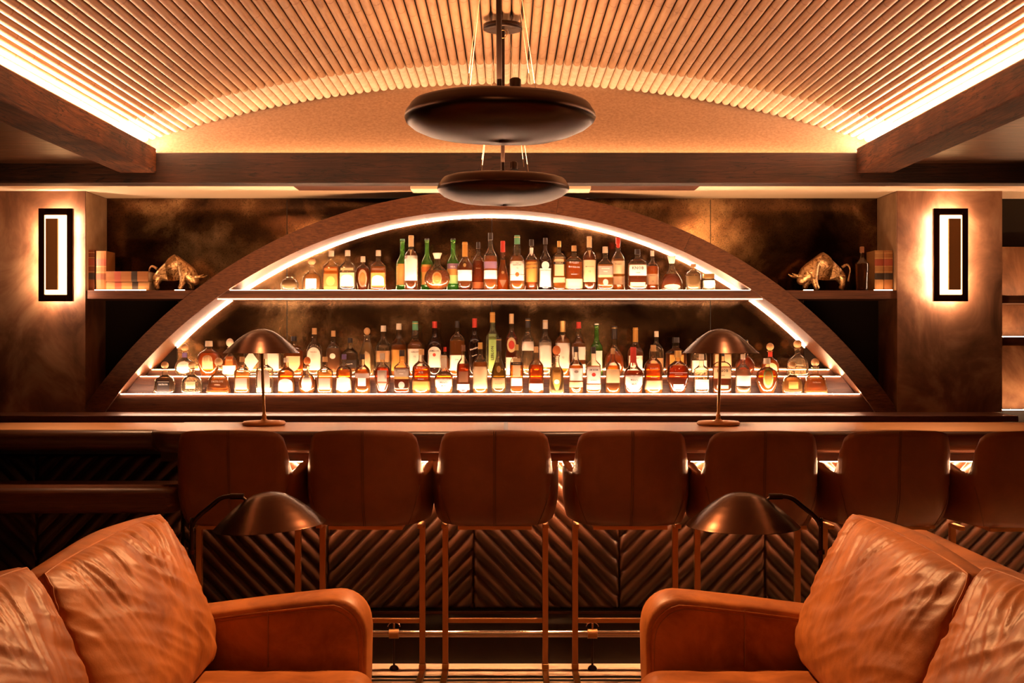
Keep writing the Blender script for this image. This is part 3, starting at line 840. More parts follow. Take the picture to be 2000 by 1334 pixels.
# ------------------------------------------------------------------ bulls
def bull(x, y, z, q, label, s=1.0):
    t = empty('bull_sculpture', (x, y, z), label, 'sculpture', 'brass bull figures on the side shelves')
    V = [(-.125,0,.108),(-.07,0,.118),(-.01,0,.148),(.035,0,.125),(.066,0,.095),(.092,0,.068),(.112,0,.036)]
    Rr = [(.048,.056),(.052,.060),(.058,.072),(.054,.066),(.044,.050),(.034,.036),(.019,.021)]
    E = [(i, i+1) for i in range(6)]
    for sy in (-1, 1):
        n0 = len(V); V += [(.035, sy*.032, .075), (.045+.02*sy, sy*.036, .035), (.040+.03*sy, sy*.036, .006)]; Rr += [(.026,.026),(.017,.017),(.015,.015)]; E += [(3, n0), (n0, n0+1), (n0+1, n0+2)]
        n0 = len(V); V += [(-.125, sy*.030, .078), (-.140-.01*sy, sy*.033, .040), (-.128-.012*sy, sy*.033, .006)]; Rr += [(.030,.030),(.016,.016),(.014,.014)]; E += [(0, n0), (n0, n0+1), (n0+1, n0+2)]
    me = bpy.data.meshes.new('body'); me.from_pydata([(q*a*s, b*s, c*s) for a, b, c in V], E, [])
    o = bpy.data.objects.new('body', me); col.objects.link(o); o.parent = t
    sk = o.modifiers.new('skin', 'SKIN'); sk.use_smooth_shade = True
    for i, r in enumerate(Rr): me.skin_vertices[0].data[i].radius = (r[0]*s, r[1]*s)
    me.skin_vertices[0].data[0].use_root = True
    sub = o.modifiers.new('sub', 'SUBSURF'); sub.levels = 2; sub.render_levels = 3
    me.materials.append(M['bullbrass'])
    for sy in (-1, 1):
        pts = [(.10,.015*sy,.085),(.112,.04*sy,.083),(.135,.052*sy,.085),(.160,.046*sy,.098)]
        MB().tube(*smooth_pts([(q*a*s, b*s, c*s) for a, b, c in pts], [.011*s,.010*s,.007*s,.002*s]), 10).build('horn', M['bullbrass'], t)
        MB().tube([(q*a*s, b*s, c*s) for a, b, c in [(.088,.02*sy,.09),(.082,.042*sy,.098),(.078,.052*sy,.096)]], [.004*s,.009*s,.002*s], 8).build('ear', M['bullbrass'], t)
    MB().tube(*smooth_pts([(q*a*s, b*s, c*s) for a, b, c in [(-.135,0,.135),(-.165,0,.150),(-.182,.004,.125),(-.178,.008,.085),(-.172,.01,.055)]], [.009*s,.006*s,.004*s,.004*s,.008*s]), 10).build('tail', M['bullbrass'], t)
    return t
m, nt, b = new_mat('engraved_brass'); v = coords(nt); f = noise_tex(nt, v, 26, 5, .6, 2.5)
nt.links.new(ramp(nt, f, [(.38, (.20,.09,.03)), (.5, (.70,.42,.19)), (.7, (.85,.6,.32))]), b.inputs['Base Color'])
b.inputs['Metallic'].default_value = .75; b.inputs['Roughness'].default_value = .32; bump(nt, b, f, .8, .004)
M['bullbrass'] = m
bull((348-989)/318., 7.57, 1.809, 1, 'brass bull figure on the left display shelf, head lowered beside the arch', 1.02)
bull((1600-989)/318., 7.57, 1.809, -1, 'brass bull figure on the right display shelf, lowering its horns towards the arch', 1.08)

# ------------------------------------------------------------------ books
BK = {'rust': flat((.17,.040,.009), .6), 'tan': flat((.27,.100,.024), .65), 'cream': flat((.34,.165,.055), .7), 'red': flat((.30,.06,.03), .5), 'blk': flat((.03,.018,.012), .5), 'gold': flat((.75,.5,.2), .35, .6)}
def book(x, y, z, wid, hei, dep, cover, bands, label, lying=False, rz=0):
    """spine faces the room; wid = spine thickness"""
    t = empty('book', (x, y, z), label, 'book', 'old leather bound books on the display shelves', rz)
    def tr(mb):
        if lying: mb.v = [(b_, y_, a_) for a_, y_, b_ in mb.v]       # spine runs sideways
        return mb
    hw = wid/2
    c = MB(); c.box(-hw, hw, 0, .006, 0, hei).box(-hw, -hw+.003, 0, dep, 0, hei).box(hw-.003, hw, 0, dep, 0, hei)
    arc = [(-hw, 0), (-hw*.6, -.0035), (0, -.005), (hw*.6, -.0035), (hw, 0)]
    c.prism(arc, 'z', 0, hei)
    tr(c).build('cover', cover, t)
    tr(MB().box(-hw+.003, hw-.003, .006, dep-.005, .004, hei-.004)).build('pages', M['paper'], t)
    for z0, z1, m_ in bands:
        zz = [z0*hei, z1*hei]
        p = [(-hw*1.005, -.0006), (-hw*.6, -.0045), (0, -.006), (hw*.6, -.0045), (hw*1.005, -.0006), (hw*1.005, 0), (-hw*1.005, 0)]
        tr(MB().prism(p, 'z', zz[0], zz[1])).build('spine_band', m_, t)
s_ = 7.5/F; SB = [(.27,.43,BK['blk']), (.62,.78,BK['red']), (.455,.462,BK['gold']), (.60,.608,BK['gold']), (.80,.81,BK['gold']), (.93,.94,BK['gold'])]
book((177.5-989)*s_, 7.50, 1.81, 15*s_, 79*s_, .17, BK['rust'], SB, 'rust leather book standing against the left column')
book((197.5-989)*s_, 7.50, 1.81, 20*s_, 77*s_, .17, BK['tan'], [(.27,.42,BK['rust']), (.63,.8,BK['red']), (.455,.462,BK['gold']), (.60,.608,BK['gold'])], 'tan leather book standing second from the left column')
LB = [(.20,.35,BK['red']), (.60,.74,BK['blk'])]
book((209-989)*s_+.0, 7.49, 1.81+8.5*s_, 16.5*s_, 84*s_, .16, BK['cream'], LB, 'cream leather book lying flat at the bottom of the left pair', True)
book((209-989)*s_+.0, 7.485, 1.81+27*s_, 20*s_, 82*s_, .16, BK['tan'], LB, 'tan leather book lying flat on top of the cream one', True)
book((1717-989)*s_, 7.50, 1.81, 17*s_, 78*s_, .17, BK['cream'], SB, 'cream leather book on the right shelf next to the brown bottle')
book((1735-989)*s_, 7.50, 1.81, 17*s_, 78*s_, .17, BK['tan'], SB, 'tan leather book standing against the right column')

# ------------------------------------------------------------------ bottles
def text_mesh(s, cache={}):
    if s in cache: return cache[s]
    cu = bpy.data.curves.new('lettering', 'FONT'); cu.body = s; cu.align_x = 'CENTER'; cu.align_y = 'CENTER'; cu.size = 1; cu.resolution_u = 1
    if len(s) > 2: cu.offset = .012
    o = bpy.data.objects.new('lettering', cu); me = o.to_mesh()
    vs = [tuple(v.co) for v in me.vertices]; fs = [tuple(p.vertices) for p in me.polygons]
    o.to_mesh_clear(); bpy.data.objects.remove(o); bpy.data.curves.remove(cu)
    cache[s] = (vs, fs); return cache[s]
# profile: list of (z, r) with z of total height and r of half width
PR = {
 'patron': dict(p=[(0,.90),(.02,.97),(.10,1),(.30,.97),(.42,.88),(.50,.68),(.56,.40),(.60,.27),(.72,.25),(.74,.33),(.77,.33)], n=3.6, ay=.62, cap='ball', cz=.77, fill=.50),
 'trap':   dict(p=[(0,.96),(.02,1),(.12,.98),(.36,.84),(.45,.74),(.52,.50),(.58,.27),(.72,.24),(.74,.32),(.77,.32)], n=4, ay=.6, cap='ball', cz=.77, fill=.42),
 'orb':    dict(p=[(0,.55),(.03,.75),(.12,.94),(.24,1),(.36,.94),(.46,.75),(.53,.45),(.57,.28),(.74,.26),(.75,.34),(.77,.34)], n=2, ay=.6, cap='ball', cz=.77, fill=.5),
 'crown':  dict(p=[(0,.62),(.03,.66),(.20,.84),(.40,1),(.55,.98),(.66,.80),(.73,.45),(.77,.26),(.86,.24)], n=2.2, ay=.62, cap='cyl', cz=.84, cr=.32, fill=.66),
 'tall':   dict(p=[(0,.93),(.015,1),(.55,1),(.61,.92),(.66,.70),(.72,.42),(.78,.34),(.90,.31)], n=2, ay=1, cap='cyl', cz=.88, cr=.34, fill=.60),
 'mac':    dict(p=[(0,.93),(.015,1),(.58,1),(.64,.95),(.69,.72),(.73,.42),(.77,.36),(.88,.35)], n=2, ay=1, cap='cyl', cz=.80, cr=.38, fill=.68),
 'square': dict(p=[(0,.95),(.015,1),(.55,1),(.62,.93),(.68,.60),(.73,.33),(.88,.30)], n=5, ay=.7, cap='cyl', cz=.86, cr=.34, fill=.60),
 'round':  dict(p=[(0,.90),(.02,1),(.50,1),(.60,.93),(.67,.68),(.73,.36),(.78,.28),(.88,.27)], n=2.2, ay=.8, cap='cyl', cz=.87, cr=.30, fill=.62),
 'glen':   dict(p=[(0,.93),(.015,1),(.50,1),(.57,.93),(.61,.75),(.66,.45),(.74,.48),(.80,.40),(.90,.33)], n=2, ay=1, cap='cyl', cz=.84, cr=.37, fill=.62),
 'wine':   dict(p=[(0,.90),(.015,1),(.48,1),(.56,.92),(.62,.66),(.68,.42),(.76,.36),(.94,.34),(.94,.42),(.97,.42)], n=2, ay=1, cap='cyl', cz=.97, cr=.36, fill=.60),
 'xo':     dict(p=[(0,.42),(.02,.50),(.12,.82),(.26,1),(.38,1),(.50,.84),(.60,.55),(.68,.30),(.74,.24),(.88,.24)], n=2, ay=.5, cap='flare', cz=.86, cr=.34, fill=.54),
 'cognac': dict(p=[(0,.72),(.015,.78),(.30,.94),(.44,1),(.52,.94),(.60,.66),(.68,.36),(.78,.30),(.95,.28)], n=2, ay=.9, cap='cyl', cz=.70, cr=.33, fill=.58),
 'pear':   dict(p=[(0,.96),(.02,1),(.14,.98),(.30,.82),(.45,.58),(.55,.42),(.66,.34),(.90,.28)], n=3, ay=.8, cap='cyl', cz=.78, cr=.34, fill=.62),
 'bell':   dict(p=[(0,.93),(.02,1),(.14,1),(.30,.90),(.42,.70),(.52,.46),(.62,.28),(.80,.24)], n=2.2, ay=.55, cap='flare', cz=.80, cr=.36, fill=.48),
 'flat':   dict(p=[(0,.93),(.02,1),(.56,1),(.66,.94),(.73,.66),(.77,.30),(.90,.27)], n=4, ay=.5, cap='cyl', cz=.88, cr=.29, fill=.64),
 'maker':  dict(p=[(0,.80),(.02,.86),(.36,1),(.42,1),(.50,.86),(.57,.55),(.63,.34),(.75,.26),(.90,.25)], n=3.2, ay=.85, cap='wax', cz=.66, cr=.32, fill=.50),
 'cone':   dict(p=[(0,.96),(.02,1),(.40,.96),(.58,.74),(.72,.46),(.82,.38),(.83,.46),(.85,.46)], n=2.2, ay=.9, cap='ball', cz=.85, fill=.70),
 'cream':  dict(p=[(0,.97),(.02,1),(.30,.92),(.46,.86),(.54,.60),(.60,.38),(.76,.34),(.78,.42),(.80,.42)], n=3, ay=.8, cap='ball', cz=.80, fill=.55),
 'tear':   dict(p=[(0,.72),(.03,.84),(.16,1),(.30,.98),(.44,.80),(.56,.52),(.64,.36),(.74,.30),(.97,.26)], n=2, ay=.75, cap='cyl', cz=.76, cr=.32, fill=.56),
 'bulb':   dict(p=[(0,.62),(.03,.72),(.16,.96),(.28,1),(.40,.90),(.50,.58),(.57,.32),(.70,.26),(.93,.24)], n=2, ay=.7, cap='cyl', cz=.74, cr=.29, fill=.50),
 'slim':   dict(p=[(0,.93),(.015,1),(.56,1),(.63,.90),(.68,.60),(.73,.38),(.94,.34)], n=2, ay=1, cap='cyl', cz=.84, cr=.38, fill=.62),
 'jarlet': dict(p=[(0,.90),(.03,1),(.62,1),(.72,.92),(.80,.88)], n=2, ay=1, cap='cyl', cz=.74, cr=.95, fill=.55),
 'speck':  dict(p=[(0,.92),(.03,1),(.55,1),(.66,.92),(.74,.5),(.80,.36),(.9,.34)], n=2.4, ay=.9, cap='cyl', cz=.88, cr=.38, fill=.55),
 'lump':   dict(p=[(0,.86),(.05,.95),(.30,1),(.60,.96),(.80,.70),(.88,.35),(.94,.5),(1.0,.2)], n=2.6, ay=.9, cap=None, cz=1, fill=.8),
}
def interp(p, z):
    for (z0, r0), (z1, r1) in zip(p[:-1], p[1:]):
        if z <= z1: return r0+(r1-r0)*(z-z0)/max(1e-6, z1-z0)
    return p[-1][1]
def smooth_prof(p, n=3):
    out = []
    for i, (a, b) in enumerate(zip(p[:-1], p[1:])):
        pa_ = p[max(0, i-1)]; pd = p[min(len(p)-1, i+2)]
        for k in range(n):
            t = k/n
            # catmull on radius, linear on z
            r = .5*((2*a[1])+(-pa_[1]+b[1])*t+(2*pa_[1]-5*a[1]+4*b[1]-pd[1])*t*t+(-pa_[1]+3*a[1]-3*b[1]+pd[1])*t**3)
            lo, hi = min(a[1], b[1]), max(a[1], b[1]); r = min(max(r, lo-.02), hi+.02)
            out.append((a[0]+(b[0]-a[0])*t, r))
    out.append(p[-1]); return out
CLR = glassy((.97,.92,.84), (.95,.72,.46), .03, edge=.55)
LIQ = {  # liquids
 'gold':  glassy((.97,.50,.12), (1.0,.40,.055), .50),
 'pale':  glassy((.98,.72,.38), (1.0,.58,.20), .42),
 'amber': glassy((.95,.36,.06), (1.0,.32,.04), .52),
 'deep':  glassy((.62,.15,.025), (.62,.145,.02), .44),
 'dark':  glassy((.07,.02,.012), (.07,.022,.012), .4),
 'clear': glassy((.97,.92,.84), (.98,.80,.60), .26),
 'cream': glassy((.6,.5,.35), (.92,.66,.34), .85),
 'pink':  glassy((.7,.5,.4), (.88,.52,.32), .75),
 'red':   glassy((.5,.03,.02), (.62,.03,.015), .6),
 'green': glassy((.35,.62,.18), (.30,.60,.14), .35),
 'olive': glassy((.34,.26,.05), (.42,.24,.05), .5),
 'smoke': glassy((.32,.20,.13), (.34,.19,.11), .5),
}
GL = {'green': glassy((.45,.85,.30), (.25,.65,.12), .25), 'dark': glassy((.14,.06,.04), (.07,.03,.02), .5), 'amberg': glassy((.62,.30,.10), (.5,.2,.06), .3)}
WHT = flat((.92,.86,.78), .6); CRM = flat((.76,.54,.30), .6); TAN = flat((.55,.32,.15), .6); YEL = flat((.66,.33,.07), .6); ORG = flat((.60,.16,.025), .6)
GRY = flat((.42,.32,.26), .6); PUR = flat((.30,.17,.26), .6); LGR = flat((.45,.72,.22), .6); RED = flat((.62,.05,.03), .45); BLK = flat((.02,.012,.01), .45)
CORK = flat((.62,.36,.16), .7); CAPW = flat((.82,.70,.55), .5); CAPB = flat((.03,.02,.018), .35); GLD = flat((.85,.56,.20), .35, .7); SLV = flat((.75,.66,.56), .3, .6); BRN = flat((.22,.09,.04), .5)
PRP = flat((.16,.10,.28), .5); GRN = flat((.12,.38,.22), .5)
CM = {'w': WHT, 'c': CRM, 't': TAN, 'y': YEL, 'o': ORG, 'g': GRY, 'p': PUR, 'l': LGR, 'r': RED, 'k': BLK, 'K': CORK, 'W': CAPW, 'B': CAPB, 'G': GLD, 'S': SLV, 'b': BRN, 'P': PRP, 'N': GRN}
DY = {('U',786): .09, ('U',834): .07, ('U',885): .07, ('U',934): .06, ('U',982): .07, ('U',1207): .08, ('U',1274): .07, ('U',1038): .05, ('U',709): .04, ('U',1092): .03}
def bottle(row, px, top, wd, kind, liq, cap, labels, texts, desc, glass=None):
    """labels: (shape, z0, z1, halfwidth fraction, colour); texts: (string, zc, height in m, colour, tilt)"""
    y, zb, by = {'F': (7.535, 1.178, 769), 'M': (7.665, 1.282, 734.6), 'U': (7.545, 1.809, 568)}[row]
    y += DY.get((row, px), 0)
    s = F/y; x = (px-989)/s; H = EYE-(top-660)/s-zb; hw = wd/2/s
    K = PR[kind]; p = K['p']; n = K['n']; ay = K['ay']
    g = {'F': 'bottles on the front step', 'M': 'bottles on the second step', 'U': 'bottles on the upper shelf'}[row]
    t = empty('liquor_bottle' if kind not in ('jarlet', 'lump') else 'glass_jar', (x, y, zb+.0005), desc, 'bottle' if kind not in ('jarlet', 'lump') else 'jar', g)
    ztop = K['cz'] if K['cap'] else 1.0
    pp = smooth_prof(p)
    MB().lathe([(r*hw, z*H) for z, r in pp], (0,0,0), 28, ay, n).build('glass_body', glass or CLR, t)
    fz = K['fill']
    lq = [(max(.001, r*hw-.0016), max(.004, z*H)) for z, r in pp if z < fz]+[(max(.001, interp(p, fz)*hw-.0016), fz*H)]
    if liq: MB().lathe(lq, (0,0,0), 24, ay, n).build('liquid', LIQ[liq], t)
    rn = p[-1][1]*hw
    cm = CM.get(cap, CAPB)
    z0 = K['cz']*H
    if K['cap'] == 'ball':
        rb = min((H-z0)/2, .30*hw*1.35); rb = max(rb, (H-z0)*.42)
        prof = [(rn*.8, z0-.004)]+[(rb*math.cos(a), z0+(H-z0)/2+(H-z0)/2*math.sin(a)) for a in [-PI/2*.75+(PI/2*1.75)*k/9 for k in range(10)]]
        prof = [(max(r, .0004), z) for r, z in prof]
        MB().lathe(prof, (0,0,0), 20).build('stopper', cm, t)
    elif K['cap'] in ('cyl', 'wax'):
        cr = K['cr']*hw; z1 = H
        MB().lathe([(cr*1.02, z0), (cr, z0+.001), (cr*.97 if K['cap'] == 'cyl' else cr*.9, z1-.0015), (cr*.9, z1)], (0,0,0), 20).build('cap', cm, t); cp = t.children[-1]
        if H-z0 > .045 or K['cap'] == 'wax':
            MB().lathe([(cr*1.05, z1-.014), (cr*1.06, z1-.013), (cr*1.06, z1-.011), (cr*1.05, z1-.010)], (0,0,0), 20).build('cap_ring', GLD if cap not in ('r',) else RED, cp)
        if K['cap'] == 'wax':
            for a, ln in ((-1.9, .03), (-1.2, .022), (-.6, .035), (.4, .02), (1.6, .03), (2.6, .025)):
                zz = z0-ln*.6; rr_ = interp(p, zz/H)*hw+.0004
                MB().tube([(cr*.98*math.cos(a), cr*.98*math.sin(a), z0+.004), (rr_*math.cos(a), rr_*math.sin(a)*1, zz)], [.004, .0025], 6).build('wax_drip', cm, cp)
    elif K['cap'] == 'flare':
        cr = K['cr']*hw
        MB().lathe([(rn*.9, z0-.003), (cr*.7, z0), (cr*.9, z0+(H-z0)*.5), (cr*1.1, H-.004), (cr*1.05, H-.001), (cr*.5, H)], (0,0,0), 20).build('stopper', cm, t)
    def surf_y(xx, zf):
        a = interp(p, zf)*hw; u = min(.999, abs(xx)/max(1e-5, a)); return -a*ay*(1-u**n)**(1/n)
    lbs = []
    for q, (shape, l0, l1, wf, cc) in enumerate(labels):
        am = min(interp(p, l0+(l1-l0)*k/6) for k in range(7)) if shape not in ('oval', 'dia') else interp(p, (l0+l1)/2)
        wl = wf*am*hw; NX = 14; NZ = 6; rows = []
        off = .0007+.0004*q
        for i in range(NX+1):
            u = -1+2*i/NX; xx = u*wl
            if shape == 'rect': a_, b_ = l0, l1
            elif shape == 'arch': a_ = l0; b_ = l0+(l1-l0)*(.62+.38*math.sqrt(max(0, 1-u*u)))
            elif shape == 'oval': h_ = math.sqrt(max(0, 1-u*u)); c_ = (l0+l1)/2; a_, b_ = c_-(l1-l0)/2*h_, c_+(l1-l0)/2*h_
            elif shape == 'dia': h_ = 1-abs(u); c_ = (l0+l1)/2; a_, b_ = c_-(l1-l0)/2*h_, c_+(l1-l0)/2*h_
            elif shape == 'shld': a_ = l0+(l1-l0)*.45*abs(u)**2.2; b_ = l1
            elif shape == 'vee': a_ = l0+(l1-l0)*abs(u)*.98; b_ = l1
            rows.append([(xx, surf_y(xx, a_+(b_-a_)*j/NZ)-off, (a_+(b_-a_)*j/NZ)*H) for j in range(NZ+1)])
        lbs.append((l0, l1, MB().grid(rows).build('label', CM[cc], t)))
    if kind == 'xo':
        fm = MB()
        for k in range(22):
            a = 2*PI*k/22; ca, sa = math.cos(a), math.sin(a); pts = []
            for q_ in (.44, .62, .80, .93):
                X_ = q_*hw*ca*.98; zf = .33+q_*.27*sa
                pts.append((X_, surf_y(X_, zf)-.0008, zf*H))
            fm.tube(pts, [.0012, .0030, .0030, .0006], 6)
        fm.build('sunburst_relief', CLR, t)
    for (txt, zc, h, cc, tilt) in texts:
        vs, fs = text_mesh(txt)
        mw = max(abs(v[0]) for v in vs)
        lim = interp(p, zc)*hw*.86
        vert = tilt == 90
        sx = h
        if not vert and mw*sx > lim: sx = lim/mw
        if vert: ca, sa = 0, 1
        else: ca, sa = math.cos(math.radians(tilt)), math.sin(math.radians(tilt))
        out = []
        for vx, vy, vz_ in vs:
            X_, Z_ = vx*sx, vy*h
            X_, Z_ = X_*ca-Z_*sa, X_*sa+Z_*ca
            zf = zc+Z_/H
            out.append((X_, surf_y(X_, zf)-.0022, zf*H))
        mb = MB(); mb.add(out, fs); on = [l for l in lbs if l[0] <= zc <= l[1]]; mb.build('lettering', CM[cc], on[-1][2] if on else t)
    return t
R_ = 'rect'
# upper shelf
U = [
 (566,541,34,'lump','cream','W',[],[],'squat wrinkled pale jar at the far left of the upper shelf'),
 (609,503,37,'patron','pale','K',[(R_,.06,.36,.62,'w')],[],'squat pale tequila bottle with round cork at left of the upper shelf'),
 (647,490,31,'square','gold','W',[(R_,.06,.42,.86,'o'),('oval',.12,.36,.55,'y'),(R_,.02,.10,.86,'y'),(R_,.50,.56,.8,'o')],[],'square gold tequila bottle with orange and yellow label'),
 (679,489,31,'square','clear','W',[(R_,.10,.44,.9,'c'),('arch',.13,.40,.78,'w'),(R_,.50,.56,.8,'t')],[],'square clear tequila bottle with white arched label'),
 (709,501,29,'crown','deep','W',[('oval',.10,.62,.62,'t'),('oval',.16,.54,.46,'o')],[],'small dark amber bottle with an oval orange crest label'),
 (739,489,30,'square','amber','W',[(R_,.10,.44,.9,'y'),('arch',.13,.38,.78,'w'),(R_,.50,.56,.8,'b')],[],'square amber tequila bottle with white arched label, left of the green bottle'),
 (786,467,26,'wine','green','N',[(R_,.12,.52,.9,'y')],[],'green wine shaped bottle behind the tall white labelled whisky',GL['green']),
 (803,460,27,'mac','deep','c',[(R_,.18,.63,.97,'w'),('vee',.60,.74,.5,'c')],[],'tall dark whisky bottle with large blank white label'),
 (834,466,24,'wine','green','B',[(R_,.12,.50,.95,'y'),(R_,.36,.46,.95,'o')],[],'green wine shaped bottle with yellow label left of the round decanter',GL['green']),
 (854,494,49,'xo','amber','W',[('oval',.14,.50,.40,'G'),('oval',.18,.46,.30,'o')],[],'round faceted cognac decanter with gold oval medallion'),
 (885,466,25,'wine','green','B',[(R_,.14,.30,.95,'l'),(R_,.30,.42,.95,'y'),(R_,.42,.52,.95,'p')],[('VIDA',.455,.014,'w',0)],'green mezcal bottle with purple and yellow label',GL['green']),
 (908,473,32,'cognac','deep','y',[(R_,.20,.42,.98,'w'),('oval',.48,.56,.2,'G')],[],'cognac bottle with gold foil neck and wide white label'),
 (934,473,25,'round','deep','B',[(R_,.05,.18,.95,'o')],[('SINGLE',.46,.009,'G',0)],'dark amber whiskey bottle with gold lettering and orange base label'),
 (958,455,27,'tall','amber','B',[(R_,.38,.50,.92,'p'),(R_,.20,.35,.95,'w')],[],'tall amber whisky bottle with purple and white labels at shelf centre'),
 (982,471,26,'pear','amber','r',[('vee',.06,.22,.6,'t'),('oval',.34,.40,.3,'G')],[],'pear shaped amber bottle with red foil neck'),
 (1010,460,30,'glen','gold','N',[(R_,.18,.53,.95,'w'),('oval',.25,.33,.26,'o'),(R_,.285,.292,.95,'k')],[('THE',.49,.008,'k',0),('GLENLIVET',.46,.011,'k',0),('12',.405,.014,'k',0)],'pale gold whisky bottle marked 12 with an orange seal on the white label'),
 (1038,468,26,'tall','amber','B',[(R_,.17,.56,.97,'y'),('shld',.68,.84,.75,'w')],[('KENTUCKY',.51,.013,'k',4),('GENTLEMAN',.44,.012,'k',4)],'amber bourbon bottle with full yellow label'),
 (1065,465,25,'tall','dark','B',[(R_,.07,.42,.97,'w'),('oval',.40,.55,.60,'w')],[('FERNET-BRANCA',.38,.008,'r',0)],'black liqueur bottle with white label and white disc',GL['dark']),
 (1092,471,27,'flat','gold','G',[(R_,.30,.68,.78,'c'),(R_,.53,.58,.86,'k'),(R_,.16,.27,.86,'c')],[('BUSHMILLS',.555,.009,'c',0)],'flat gold whiskey bottle with cream label and black band on the upper shelf'),
 (1121,480,35,'flat','amber','K',[(R_,.05,.26,.95,'c')],[('BULLEIT',.62,.016,'w',-4),('BOURBON',.52,.014,'w',-4),('WHISKEY',.36,.009,'w',0)],'flat amber bourbon bottle with raised white lettering on the upper shelf'),
 (1151,462,26,'mac','deep','c',[(R_,.16,.56,.97,'c'),('vee',.60,.74,.55,'c')],[('MACALLAN',.44,.010,'k',0),('12',.35,.016,'k',0)],'dark whisky bottle marked 12 with cream foil and label'),
 (1182,482,31,'square','gold','W',[(R_,.34,.56,.96,'g'),(R_,.30,.35,.96,'c'),('oval',.12,.26,.34,'S')],[('HIGHLAND',.50,.010,'w',0),('PARK',.43,.010,'w',0)],'square whisky bottle with grey label and silver crest on the upper shelf'),
 (1207,464,27,'tall','gold','r',[(R_,.32,.56,.95,'c'),(R_,.12,.27,.95,'t'),('oval',.80,.88,.9,'r')],[("Dewar's",.50,.012,'k',0)],'gold scotch bottle with red neck seal, right of the grey labelled one'),
 (1245,487,37,'flat','deep','B',[(R_,.36,.62,.95,'w'),(R_,.10,.20,.78,'c')],[('KNOB',.54,.026,'k',0),('CREEK',.43,.010,'k',0)],'flat dark bourbon bottle with white label and black neck on the upper shelf'),
 (1274,490,25,'round','amber','W',[(R_,.16,.42,.97,'t')],[('ABERFELDY',.38,.008,'k',0),('12',.24,.014,'k',0)],'slim amber whisky bottle marked 12 with a tan label at right of the upper shelf'),
 (1312,500,43,'bell','deep','W',[('oval',.05,.18,.75,'c')],[],'bell shaped dark cognac decanter at right of the upper shelf'),
 (1354,516,29,'speck','cream','t',[],[],'squat speckled cream bottle near the right end of the upper shelf'),
 (1384,535,25,'jarlet','cream','G',[(R_,.18,.60,.9,'w')],[],'small gold lidded jar at the right end of the upper shelf'),
]
